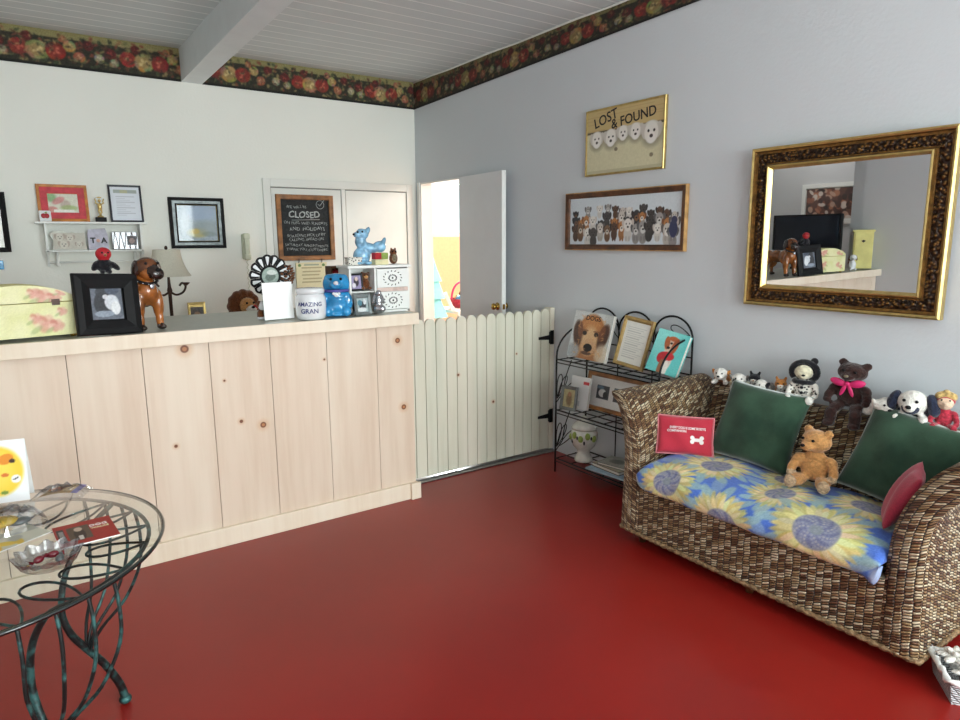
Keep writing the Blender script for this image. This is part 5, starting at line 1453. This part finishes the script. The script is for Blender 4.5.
# white curio cabinet
t = thing('curio_cabinet', 'white curio cabinet with open cubby and carved drawers, right end of counter', 'cabinet', (-1.42, -1.985, CT))
W, D, H = .375, .15, .27
def tb2(mb, name, m, par=None, bevel=0.0): return mb.build(name, m, par or t, bevel=bevel)
mb = MB(); mb.bx(-W / 2 - .012, W / 2 + .012, -D / 2 - .012, D / 2, H - .016, H); tb2(mb, 'top_board', M['white'], bevel=.003)
mb = MB()
for x in (-W / 2, -.035, W / 2 - .012): mb.bx(x, x + .012, -D / 2, D / 2, 0, H - .016)
mb.bx(-W / 2, W / 2, D / 2 - .008, D / 2, 0, H - .016); mb.bx(-W / 2, W / 2, -D / 2, D / 2, 0, .012); tb2(mb, 'case', M['white'])
mb = MB(); mb.bx(-W / 2 + .012, -.035, -D / 2 + .01, D / 2 - .008, .118, .126); tb2(mb, 'cubby_shelf', M['white'])
for z0, z1 in ((.016, .118), (.142, .248)):
    mb = MB(); mb.bx(-.021, W / 2 - .014, -D / 2 - .008, -D / 2 + .006, z0, z1); d_ = tb2(mb, 'drawer', M['white'], bevel=.002)
    mb = MB(); g = np.random.default_rng(int(z0 * 1000)); cx, cz = (W / 2 - .035) / 2, (z0 + z1) / 2
    for k in range(30):
        a = k * 2 * PI / 15 * 1.0; r_ = .018 + .024 * (k // 15)
        mb.ell((cx + 1.35 * r_ * math.cos(a), -D / 2 - .008, cz + r_ * math.sin(a) * .95), (.0065, .0012, .003), (0, -a + .6, 0), nu=8, nv=4)
    mb.ell((cx, -D / 2 - .008, cz), (.006, .0012, .006), nu=8, nv=4)
    mb.build('carved_openings', M['ink'], d_)
mb = MB(); mb.bx(-.021, W / 2 - .012, -D / 2 - .004, -D / 2, .119, .141); tb2(mb, 'pink_band', mat('dusty pink wood', (214, 190, 180), .5))
# things on and in the cabinet
TZc = CT + .27
t = thing('trinket_box', 'small black and white speckled box on the left of the white cabinet', 'box', (-1.555, -2.01, TZc + .001)); mb = MB(); mb.cbox((0, 0, .019), (.082, .05, .036), .003); mb.build('box_body', M['dots'], t); mb = MB(); mb.cbox((0, 0, .041), (.086, .054, .008), .002); mb.build('lid', M['dots'], t)
t = thing('dog_figurine', 'pale blue glazed playful dog figurine on top of the white cabinet', 'figurine', (-1.462, -1.985, TZc + .001), (0, 0, R(-20))); t.scale = (1.1, 1.25, 1.12)
smooth_blob('body', [((-.025, 0, .045), (.046, .034, .044), (0, 0, 0), 0), ((.012, 0, .085), (.05, .03, .026), (0, .25, 0), 0), ((.068, 0, .09), (.034, .024, .03), (0, .2, 0), 0), ((-.03, -.01, .115), (.030, .028, .034), (0, 0, 0), 0), ((-.02, -.014, .155), (.034, .028, .026), (0, .3, 0), 0), ((-.05, -.03, .15), (.02, .018, .015), (0, 0, 0), 0), ((.006, 0, .165), (.014, .02, .028), (0, .5, 0), 0), ((-.045, -.035, .01), (.025, .03, .011), (0, 0, 0), 0), ((.0, -.035, .01), (.025, .03, .011), (0, 0, 0), 0), ((.088, 0, .112), (.012, .012, .03), (0, .4, 0), 0)], [M['blueglaze2']], t, .005)
balls('eyes', [((-.045, -.045, .163), .005), ((-.022, -.042, .165), .005)], M['black'], t); balls('nose', [((-.066, -.043, .152), .006)], M['black'], t)
t = thing('gift_box', 'small box with red and pale yellow sides on top of white cabinet', 'box', (-1.405, -2.035, TZc + .001), (0, 0, R(10)))
mb = MB(); mb.bx(-.045, .045, -.02, .02, 0, .03); mb.build('box_body', M['cream'], t); mb = MB(); mb.cbox((-.022, -.0, .049), (.044, .04, .036), .003); mb.build('red_part', M['red'], t); mb = MB(); mb.cbox((.024, 0, .049), (.046, .04, .036), .003); mb.build('yellow_part', M['leaf'], t)
t = thing('owl_figurine', 'small brown owl figurine on the right of the white cabinet top', 'figurine', (-1.30, -2.00, TZc + .001), (0, 0, R(-10)))
smooth_blob('body', [((0, 0, .032), (.026, .022, .033), (0, 0, 0), 0), ((0, 0, .068), (.022, .02, .018), (0, 0, 0), 0), ((-.012, 0, .086), (.006, .006, .01), (0, 0, 0), 0), ((.012, 0, .086), (.006, .006, .01), (0, 0, 0), 0), ((0, -.012, .034), (.016, .014, .024), (0, 0, 0), 1)], [M['f_brown'], M['f_khaki']], t, .004)
balls('eyes', [((k * .009, -.018, .072), .0055) for k in (-1, 1)], M['black'], t)
c = Cv(.06, .075, .003, (150, 140, 176)); c.ell(.03, .04, .016, .026, (52, 44, 56)); c.ell(.032, .056, .01, .012, (214, 190, 176)); c.ell(.015, .02, .012, .014, (222, 220, 226)); c.noise(8, 1)
framed('photo_frame', 'small dark framed purple toned photo in the white cabinet\'s cubby', 'photo frame', .082, .098, (-1.545, -2.015, CT + .127), (R(-8), 0, R(4)), [(0, 0), (0, .008), (.003, .010), (.010, .008), (.011, .004)], [M['ink']], None, c, M['p_gloss'], .011, .0045)
t = thing('bear_figurine', 'brown bear figurine in the white cabinet\'s upper cubby', 'figurine', (-1.479, -1.99, CT + .127), (0, 0, R(-10)))
smooth_blob('body', [((0, 0, .035), (.026, .024, .034), (0, 0, 0), 0), ((0, -.004, .080), (.024, .022, .022), (0, 0, 0), 0), ((-.018, 0, .099), (.008, .006, .008), (0, 0, 0), 0), ((.018, 0, .099), (.008, .006, .008), (0, 0, 0), 0), ((0, -.024, .076), (.012, .01, .01), (0, 0, 0), 1), ((-.022, -.022, .012), (.012, .022, .012), (0, 0, 0), 0), ((.018, -.022, .012), (.012, .022, .012), (0, 0, 0), 0)], [M['f_brown'], M['f_tan']], t, .004)
balls('eyes', [((k * .009, -.024, .086), .004) for k in (-1, 1)], M['black'], t)
t = thing('basket_figurine', 'brown woven miniature basket in the white cabinet\'s lower cubby', 'figurine', (-1.535, -2.0, CT + .013)); mb = MB(); mb.lathe([(.026, 0), (.034, .02), (.036, .045), (.03, .046), (.026, .02), (.002, .006)]); mb.build('basket_body', M['midwood'], t); mb = MB(); mb.tube([(.033 * math.cos(PI * k / 12), 0, .044 + .04 * math.sin(PI * k / 12)) for k in range(13)], .004); mb.build('handle', M['midwood'], t)
c = Cv(.07, .075, .003, (160, 176, 178)); c.ell(.035, .035, .022, .022, (40, 46, 54)); c.ell(.02, .05, .014, .016, (70, 120, 136)); c.ell(.05, .055, .010, .016, (206, 210, 212)); c.ell(.03, .012, .03, .012, (214, 216, 216)); c.noise(8, 1)
framed('photo_frame', 'silver grey photo frame standing in front of the white cabinet', 'photo frame', .106, .118, (-1.557, -2.115, CT), (R(-9), 0, R(6)), [(0, 0), (0, .009), (.004, .012), (.017, .010), (.018, .004)], [M['pewter']], None, c, M['p_gloss'], .018, .0046)
t = thing('angel_figurine', 'silvery white winged figurine beside the silver grey photo frame', 'figurine', (-1.462, -2.12, CT), (0, 0, R(-10)))
smooth_blob('body', [((0, 0, .03), (.036, .03, .03), (0, 0, 0), 0), ((0, 0, .07), (.022, .02, .04), (0, 0, 0), 0), ((0, -.004, .118), (.016, .016, .018), (0, 0, 0), 0), ((-.024, .012, .085), (.010, .008, .036), (0, .3, 0), 0), ((.024, .012, .085), (.010, .008, .036), (0, -.3, 0), 0), ((.012, -.022, .03), (.022, .016, .02), (0, 0, 0), 0)], [M['silver']], t, .004)

# striped sunburst photo frame
t = thing('sunburst_frame', 'round photo frame with black and white striped petals on the counter', 'photo frame', (-1.995, -1.90, CT), (0, 0, R(6)))
cz = .222
mb = MB(); mb.lathe([(.056, 0), (.058, .006), (.050, .012), (.046, .006)], T=Matrix.Translation((0, 0, cz)) @ Euler((R(90), 0, 0)).to_matrix().to_4x4(), seg=30); mb.build('rim', M['black'], t)
c = Cv(.1, .1, .003, (150, 166, 156)); c.ell(.05, .045, .03, .02, (96, 110, 100), .2); c.ell(.06, .07, .03, .014, (200, 206, 200)); c.noise(8, 1)
c.build('photo', M['p_gloss'], t, (0, -.007, cz), warp=lambda X, Y: ((X - .05) * np.sqrt(np.clip(1 - ((Y - .05) / .05) ** 2 / 2, .1, 1)) * 1.0, 0 * X, (Y - .05) * np.sqrt(np.clip(1 - ((X - .05) / .05) ** 2 / 2, .1, 1))))
for k in range(14):
    a = 2 * PI * k / 14 + .1; T = Matrix.Translation((0, -.002, cz)) @ Matrix.Rotation(a, 4, 'Y')
    mb = MB(); mb.prism([(.052, -.010), (.080, -.018), (.106, -.023), (.114, -.010), (.116, 0), (.114, .010), (.106, .023), (.080, .018), (.052, .010)], -.004, 0, T=T); mb.prism([(.059, .002), (.080, -.006), (.100, -.012), (.106, -.002), (.104, .008), (.082, .008), (.059, .006)], -.0055, -.0035, m=1, T=T)
    mb.build('petal', [M['black'], M['ceramic']], t)
mb = MB(); mb.tube([(0, .006, cz - .05), (0, .03, .004)], .005); mb.lathe([(.05, 0), (.05, .004), (.01, .010), (.008, .05), (.006, cz - .055)]); mb.build('stand', M['black'], t)
t = thing('pine_cone', 'brown pine cone ornament right of the striped sunburst frame', 'ornament', (-1.90, -1.86, CT))
mb = MB(); mb.lathe([(.04, 0), (.04, .01), (.012, .02), (.010, .15), (.02, .16)])
for i in range(9):
    for k in range(7):
        a = k * 2 * PI / 7 + i * .45; r_ = .046 * math.sin(PI * (i + 1.2) / 11) ** .7
        mb.ell((r_ * math.cos(a), r_ * math.sin(a), .165 + .013 * i), (.014, .011, .007), (0, -.5, a), nu=7, nv=5)
mb.ell((0, 0, .22), (.026, .026, .055)); mb.build('cone_scales', M['f_brown'], t)
t = thing('ceramic_figurine', 'small brown and white ceramic figurine at the sign\'s left edge', 'figurine', (-2.075, -1.985, CT), (0, 0, R(20)))
smooth_blob('body', [((0, 0, .03), (.028, .024, .03), (0, 0, 0), 0), ((0, -.006, .075), (.024, .022, .024), (0, 0, 0), 1), ((0, -.026, .07), (.012, .01, .01), (0, 0, 0), 1), ((-.02, .0, .085), (.009, .012, .02), (0, .3, 0), 0), ((.02, .0, .085), (.009, .012, .02), (0, -.3, 0), 0), ((0, 0, .008), (.032, .03, .009), (0, 0, 0), 1)], [M['f_brown'], M['ceramic']], t, .005)
# small wooden shelf box behind the card
t = thing('wooden_box', 'narrow open brown wooden shadow box behind the blue cookie jar', 'box', (-1.548, -1.72, CT), (0, 0, R(3)))
mb = MB()
for (x0, x1, z0, z1) in ((-.042, .042, 0, .010), (-.042, .042, .248, .258), (-.042, -.034, 0, .258), (.034, .042, 0, .258), (-.042, .042, .18, .186)): mb.bx(x0, x1, -.04, .04, z0, z1)
mb.bx(-.042, .042, .034, .04, 0, .258); mb.build('box_body', M['darkwood'], t)
t = thing('red_pot', 'small red pot inside the narrow brown wooden shadow box', 'pot', (-1.548, -1.725, CT + .187)); mb = MB(); mb.lathe([(.014, 0), (.021, .018), (.019, .034), (.022, .038), (.018, .038), (.014, .01)]); mb.build('pot_body', M['red'], t); mb = MB(); mb.lathe([(.021, .039), (.016, .044), (.005, .047), (.006, .052)]); mb.build('lid', M['red'], t)

# ================================================================== back desk with lamp, plush lion, gold frame
dk = thing('back_desk', 'low white desk along the back wall behind the counter', 'desk', (-2.35, -.42, 0))
mb = MB(); mb.bx(-.95, .9, -.33, .40, .735, .765); mb.build('desk_top', M['offwhite'], dk, bevel=.003)
for x in (-.9, .85): 
    mb = MB(); mb.bx(x - .02, x + .02, -.30, .38, 0, .735); mb.build('side_panel', M['offwhite'], dk)
mb = MB(); mb.bx(-.88, .83, .36, .38, .3, .735); mb.build('back_panel', M['offwhite'], dk)
t = thing('table_lamp', 'bronze candelabra table lamp with a cream bell shade behind the counter', 'lamp', (-2.25, -.5, .766))
mb = MB(); mb.lathe([(.085, 0), (.085, .008), (.06, .02), (.025, .035), (.014, .06)]); mb.build('base', M['bronze'], t)
mb = MB(); mb.lathe([(.014, .055), (.011, .2), (.012, .40), (.018, .425), (.012, .45), (.008, .52), (.006, .70), (.012, .715), (.006, .73)], seg=14); mb.build('stem', M['bronze'], t)
for k in (-1, 1):
    mb = MB(); mb.tube(cat_rom([(0, 0, .42), (k * .04, 0, .395), (k * .085, 0, .41), (k * .105, 0, .45), (k * .085, 0, .475), (k * .065, 0, .455)], 5), .0075); mb.lathe([(.008, .455), (.022, .468), (.028, .474), (.026, .478), (.01, .478)], (k * .107, 0, 0), seg=14); mb.build('curled_arm', M['bronze'], t)
prof = cat_rom([(.148, .525), (.125, .56), (.104, .61), (.092, .66), (.086, .705)], 4)
mb = MB(); mb.lathe(prof + [(p[0] - .003, p[1]) for p in prof[::-1]], seg=36); 
mb.f = [f for f in mb.f if len(f) == 4]; mb.mi = mb.mi[:len(mb.f)]; mb.sm = mb.sm[:len(mb.f)]; mb.build('lamp_shade', M['shade'], t)
t = thing('plush_lion', 'brown plush lion with white muzzle and red mouth on back desk', 'soft toy', (-1.735, -.42, .766), (0, 0, R(12)))
B = [((0, .02, .15), (.10, .095, .15), (0, 0, 0), 0), ((0, 0, .31), (.105, .08, .10), (0, 0, 0), 0), ((0, -.07, .32), (.065, .05, .065), (0, 0, 0), 1), ((.01, -.115, .295), (.045, .035, .03), (0, 0, 0), 2), ((-.07, 0, .395), (.03, .02, .03), (0, 0, 0), 0), ((.07, 0, .395), (.03, .02, .03), (0, 0, 0), 0)]
for k in (-1, 1): B += [((k * .1, -.06, .16), (.035, .05, .08), (-.4, 0, 0), 0), ((k * .075, -.12, .045), (.045, .09, .045), (0, 0, k * .3), 0)]
for k in range(12): B.append(((.105 * math.cos(k * PI / 6), .0, .315 + .1 * math.sin(k * PI / 6)), (.04, .05, .04), (0, 0, 0), 0))
smooth_blob('body', B, [M['f_brown'], M['f_tan'], M['f_white']], t, .009)
t.scale = (.9, .9, .9)
balls('eyes', [((k * .03, -.113, .345), .010) for k in (-1, 1)], M['black'], t); mb = MB(); mb.ell((.005, -.15, .312), (.016, .010, .011)); mb.build('nose', M['black'], t); mb = MB(); mb.ell((.035, -.125, .31), (.03, .014, .018)); mb.build('mouth', M['red'], t)
c = Cv(.085, .10, .004, (90, 84, 80)); c.ell(.04, .05, .022, .03, (160, 130, 104)); c.ell(.05, .03, .02, .02, (206, 200, 190)); c.noise(10, 1)
framed('photo_frame', 'small gold framed photo standing on the desk behind the counter', 'photo frame', .125, .318, (-2.035, -.3, .766), (R(-8), 0, 0), [(0, 0), (0, .010), (.003, .014), (.016, .012), (.018, .005)], [M['goldlip']], None, Cv(.089, .264, .004, (96, 90, 84)).ell(.045, .2, .025, .03, (170, 140, 112)).ell(.045, .12, .035, .06, (60, 64, 80)).ell(.03, .05, .03, .03, (200, 196, 186)).noise(10, 1), M['p_gloss'], .018, .0056)

# ================================================================== white wall shelf and its things
sh = thing('wall_shelf', 'white two tier wall shelf with a hanging rail on the back wall', 'shelf', (-2.625, 0, 1.36))
mb = MB(); mb.bx(-.345, .335, -.125, 0, .288, .302); mb.build('top_board', M['white'], sh, bevel=.002)
mb = MB(); mb.bx(-.30, .30, -.115, 0, .098, .11); mb.build('lower_board', M['white'], sh, bevel=.002)
for x in (-.295, .283):
    mb = MB(); mb.prism([(0, 0), (-.035, 0), (-.06, .05), (-.115, .1), (-.115, .29), (0, .29)], x, x + .012, T=Matrix(((0, 1, 0, 0), (1, 0, 0, 0), (0, 0, 1, 0), (0, 0, 0, 1)))); mb.build('bracket', M['white'], sh)
mb = MB(); mb.tube([(-.285, -.05, .028), (.285, -.05, .028)], .007); mb.build('rail', M['white'], sh)
for x in (-.235, .245):
    mb = MB(); mb.lathe([(.010, 0), (.014, .014), (.008, .022), (.011, .05), (.008, .098)], (x, -.05, -.0), seg=12); mb.build('rail_post', M['white'], sh)
ST, SL = 1.6625, 1.4705
c = Cv(.175, .125, .003, (216, 214, 196)); c.ell(.02, .1, .03, .03, (120, 168, 104), 0, .8, .5); c.ell(.1, .05, .03, .035, (178, 154, 140), 0, .7, .4); c.ell(.06, .08, .04, .02, (196, 106, 106), .5, .7, .4); c.ell(.12, .03, .05, .02, (150, 176, 100), 0, .7, .5); c.ell(.02, .02, .03, .02, (196, 90, 84), 0, .6, .5); c.rect(.03, 0, .15, .018, (230, 230, 220)); c.noise(6, 1)
def matred(t):
    mb = MB(); mb.frame(.262, .212, [(0, .0105), (.042, .0105)]); mb.build('red_mount', mat('rose red mount', (204, 64, 74), .6), t, (0, 0, .02))
framed('framed_picture', 'orange wood framed watercolour with a red mount on the wall shelf', 'framed picture', .298, .250, (-2.79, -.035, ST), (R(-6), 0, 0),
       [(0, 0), (0, .012), (.003, .015), (.017, .013), (.019, .010)], [mat('orange stained wood', (200, 128, 56), .5, amt=.15, scale=20)], None, c, M['p_gloss'], .0615, .0112, matred)
t = thing('heart_ornament', 'small white tile with a red apple leaning on the orange frame', 'ornament', (-2.905, -.085, ST), (R(-8), 0, R(4))); mb = MB(); mb.cbox((0, -.004, .036), (.07, .008, .072), .006); mb.build('tile', M['ceramic'], t); mb = MB(); mb.ell((-.009, -.009, .036), (.015, .003, .017), nu=10, nv=6); mb.ell((.009, -.009, .036), (.015, .003, .017), nu=10, nv=6); mb.build('apple', M['red'], t); mb = MB(); mb.ell((.006, -.009, .058), (.009, .003, .005), (0, -.5, 0), nu=8, nv=5); mb.build('apple_leaf', M['leaf'], t)
t = thing('trophy', 'small gold figure trophy on a black base between the two frames', 'trophy', (-2.575, -.065, ST))
mb = MB(); mb.cbox((0, 0, .016), (.066, .045, .032), .002); mb.build('base', M['black'], t)
mb = MB(); mb.lathe([(.02, .032), (.02, .038), (.008, .044), (.006, .06), (.012, .066)], seg=14); mb.build('column', M['goldlip'], t)
smooth_blob('figure', [((0, 0, .105), (.015, .011, .026), (0, 0, 0), 0), ((0, 0, .145), (.010, .010, .012), (0, 0, 0), 0), ((-.008, 0, .076), (.006, .007, .02), (0, .1, 0), 0), ((.008, 0, .076), (.006, .007, .02), (0, -.1, 0), 0), ((-.021, 0, .127), (.012, .005, .005), (0, .5, 0), 0), ((-.024, 0, .148), (.005, .005, .016), (0, -.3, 0), 0), ((.021, 0, .127), (.012, .005, .005), (0, -.5, 0), 0), ((.024, 0, .148), (.005, .005, .016), (0, .3, 0), 0), ((0, 0, .168), (.018, .005, .006), (0, 0, 0), 0)], [M['goldlip']], t, .003, 2)
c = Cv(.185, .235, .003, (222, 226, 234))
c.rect(.02, .19, .17, .215, (150, 160, 150), .8); c.rect(.06, .192, .11, .212, (190, 186, 140), .7)
for k in range(11): c.rect(.03, .165 - .013 * k, .15 - .03 * ((k * 5) % 3), .169 - .013 * k, (170, 172, 180), .6)
framed('framed_certificate', 'black framed white certificate leaning on the right of the wall shelf', 'certificate', .212, .262, (-2.405, -.035, ST), (R(-6), 0, 0), [(0, 0), (0, .012), (.003, .014), (.011, .012), (.012, .005)], [mat('navy black frame', (30, 32, 44), .4)], None, c, M['p_print'], .0135, .006)
# lower tier
t = thing('puppy_plaque', 'pale cream cut out plaque of puppies, left on the lower shelf', 'plaque', (-2.79, -.06, SL), (R(-6), 0, 0))
mb = MB(); mb.prism([(-.095, 0), (.11, 0), (.105, .05), (.075, .07), (.06, .115), (.03, .125), (.0, .11), (-.03, .13), (-.08, .128), (-.105, .105), (-.085, .06)], -.012, 0); mb.build('plaque_board', M['greywhite'], t, bevel=.003)
c = Cv(.19, .11, .003, (204, 198, 186))
for (x, y, r) in ((.04, .08, .028), (.1, .075, .026), (.06, .03, .03), (.15, .03, .022)): dogface(c, x, y, r, (218, 212, 200), (176, 160, 146), None, (120, 104, 96))
c.noise(6, 1); c.build('plaque_paint', M['p_print'], t, (-.085, -.0128, .006))
t = thing('letter_plaque', 'lavender plaque with black letters in the middle of the lower shelf', 'plaque', (-2.607, -.06, SL), (R(-6), 0, 0))
mb = MB(); mb.prism([(-.062, 0), (.062, 0), (.062, .105), (.05, .148), (-.055, .14), (-.062, .105)], -.014, 0); mb.build('plaque_board', mat('lavender paint', (200, 196, 212), .6), t, bevel=.002)
text('T', .052, M['ink'], t, (-.032, -.0148, .062), bold=.002); text('A', .052, M['ink'], t, (.036, -.0148, .062), bold=.002); mb = MB(); mb.ell((0, -.0145, .062), (.012, .002, .012), nu=12, nv=6); mb.build('pink_dot', mat('peach dot', (222, 178, 160), .6), t)
c = Cv(.06, .065, .003, (50, 40, 44)); c.ell(.03, .03, .018, .02, (120, 90, 86)); c.noise(10, 1)
t = thing('photo_frame', 'striped silver photo frame with a dark photo, right on lower shelf', 'photo frame', (-2.437, -.06, SL), (R(-6), 0, 0))
mb = MB(); mb.cbox((0, -.006, .062), (.165, .012, .122), .003); mb.build('frame', M['silver'], t); mb = MB()
for k in range(9): mb.box((-.072 + .018 * k, -.0125, .062), (.005, .003, .118), (0, R(8 * (-1) ** k), 0))
mb.build('stripes', M['darkgrey'], t); c.build('print', M['p_gloss'], t, (.012, -.0145, .03))

# ================================================================== left end of the room, seen in the mirror
t = thing('tall_cupboard', 'tall narrow pale yellow painted cupboard standing on the counter\'s far left end', 'cupboard', (-3.82, -2.06, CT), (0, 0, R(60)))
mb = MB(); mb.cbox((0, 0, .19), (.17, .15, .36), .004); mb.build('case', M['yellowpaint'], t); mb = MB(); mb.cbox((0, 0, .375), (.19, .17, .02), .004); mb.build('top_board', M['yellowpaint'], t)
mb = MB(); mb.bx(-.07, .07, -.082, -.075, .02, .35); d_ = mb.build('door', M['yellowpaint'], t); mb = MB(); mb.prism([(-.02, .28), (.0, .262), (.02, .28), (.0, .29)], -.085, -.082); mb.build('cut_out', M['ink'], d_)
t = thing('dog_figurine', 'small white and brown dog figurine beside the tall yellow cupboard', 'figurine', (-3.60, -2.09, CT), (0, 0, R(50)))
smooth_blob('body', [((0, 0, .05), (.034, .036, .05), (0, 0, 0), 0), ((0, -.012, .125), (.032, .032, .03), (0, 0, 0), 0), ((0, -.042, .117), (.016, .014, .013), (0, 0, 0), 0), ((-.03, 0, .12), (.01, .018, .03), (0, .2, 0), 1), ((.03, 0, .12), (.01, .018, .03), (0, -.2, 0), 1), ((-.02, -.03, .012), (.014, .02, .013), (0, 0, 0), 0), ((.02, -.03, .012), (.014, .02, .013), (0, 0, 0), 0), ((.016, .02, .07), (.024, .022, .026), (0, 0, 0), 1)], [M['ceramic'], M['f_brown']], t, .005)
t = thing('flat_television', 'black flat television on the counter\'s left end, seen in the mirror', 'television', (-3.60, -1.60, CT), (0, 0, R(90 - 16)))
mb = MB(); mb.cbox((0, 0, .01), (.30, .17, .018), .004); mb.box((0, .01, .09), (.07, .03, .16)); mb.build('stand', M['black'], t)
mb = MB(); mb.cbox((0, 0, .35), (.66, .045, .40), .006); mb.build('housing', M['black'], t); mb = MB(); mb.box((0, -.0235, .362), (.61, .002, .345)); mb.build('screen', M['screen'], t)
c = Cv(.56, .36, .006, (96, 60, 50)); g = np.random.default_rng(8)
for k in range(70): c.ell(g.uniform(0, .56), g.uniform(0, .36), g.uniform(.02, .05), g.uniform(.015, .04), [(46, 30, 28), (196, 160, 140), (150, 92, 70), (222, 210, 200), (70, 40, 36), (180, 120, 90)][g.integers(6)], g.uniform(0, 3), .9, .3)
framed('framed_poster', 'white framed brown collage poster on the alcove wall, seen in the mirror', 'poster', .68, .48, (-4.977, -1.02, 1.56), (0, 0, R(90)), [(0, 0), (0, .02), (.05, .022), (.055, .01)], [M['white']], None, c, M['p_gloss'], .06, .011)
# ================================================================== things in the room beyond the door
t = thing('paper_tree', 'turquoise paper tree of stacked cones hanging in the doorway room', 'decoration', (.930, 1.30, .84))
mb = MB(); mb.lathe([(.16, .0), (.155, .004), (.10, .16), (.045, .30)], seg=18); mb.build('lower_tier', M['turq'], t)
mb = MB(); mb.lathe([(.19, -.22), (.185, -.216), (.12, -.06), (.06, .10)], seg=18); mb.build('bottom_tier', M['turq'], t)
mb = MB(); mb.lathe([(.125, .20), (.12, .204), (.06, .36), (.004, .55)], seg=18); mb.build('upper_tier', M['turq'], t)
mb = MB(); mb.ell((0, 0, .60), (.022, .022, .05)); mb.build('red_bead', M['red'], t)
mb = MB(); mb.tube([(0, 0, .55), (0, 0, 1.758)], .004, seg=6); mb.build('cord', M['ink'], t)
t = thing('play_table', 'white table in the peach room seen through the doorway', 'table', (1.51, 1.35, 0))
mb = MB(); mb.bx(-.38, .45, -.3, .3, .655, .69); mb.build('table_top', M['white'], t, bevel=.004)
for x in (-.34, .41):
    for y in (-.26, .26):
        mb = MB(); mb.bx(x - .02, x + .02, y - .02, y + .02, 0, .655); mb.build('leg', M['white'], t)
t = thing('folded_easel', 'white folded board leaning at a slant on the white play table', 'board', (1.215, 1.30, .691), (0, R(-24), R(-30)))
mb = MB(); mb.cbox((0, 0, .115), (.045, .25, .20), .004); mb.build('board_panel', M['white'], t); mb = MB(); mb.bx(-.03, .03, -.13, .13, .0, .016); mb.build('foot', M['white'], t)
t = thing('toy_basket', 'round toy basket with a red hoop handle on the play table', 'basket', (1.45, 1.45, .691))
mb = MB(); mb.lathe([(.12, 0), (.15, .05), (.16, .11), (.15, .11), (.14, .05), (.11, .012), (.002, .012)], seg=24); mb.build('basket_body', M['f_red'], t)
mb = MB(); mb.tube([(.152 * math.cos(PI * k / 20), 0, .105 + .21 * math.sin(PI * k / 20)) for k in range(21)], .013); mb.build('handle', M['magenta'], t)
for k, (x, y, z, r, m_, l) in enumerate(((-.06, -.04, .10, .055, 'blueglaze', 'blue'), (.055, -.05, .10, .055, 'f_orange', 'orange'), (.0, .06, .105, .055, 'leaf', 'green'), (0, -.02, .165, .05, 'redsweet', 'dark red'))):
    mb = MB(); mb.ell((0, 0, 0), r, nu=16, nv=12); mb.tube([(r * 1.005 * math.cos(a * PI / 10), r * 1.005 * math.sin(a * PI / 10), 0) for a in range(20)], .003, closed=True, seg=5)
    tag(mb.build('toy_ball', M[m_], None, (1.45 + x, 1.45 + y, .691 + z)), l + ' toy ball in the red handled toy basket', 'ball', 'toy balls in the basket')

# ------------------------------------------------------------------ sets that belong together
for o in COL.objects:
    if o.parent is None and 'category' in o and 'group' not in o:
        n = o.name.split('.')[0]
        if n in ('plush_dog', 'plush_cat', 'plush_lamb', 'plush_monkey', 'clown_bear') or o['label'].startswith('dark brown teddy'): o['group'] = 'soft toys along the sofa back'
        elif n == 'throw_pillow' and 'velvet' in o['label']: o['group'] = 'green velvet pillows on the sofa'
        elif n == 'book' and 'rack' in o['label']: o['group'] = 'books on the iron rack'
        elif n == 'leaflet': o['group'] = 'leaflets on the glass table'
        elif n == 'treat_bag': o['group'] = 'clear treat bags on the glass table'
        elif n == 'plaque': o['group'] = 'plaques on the wall shelf'
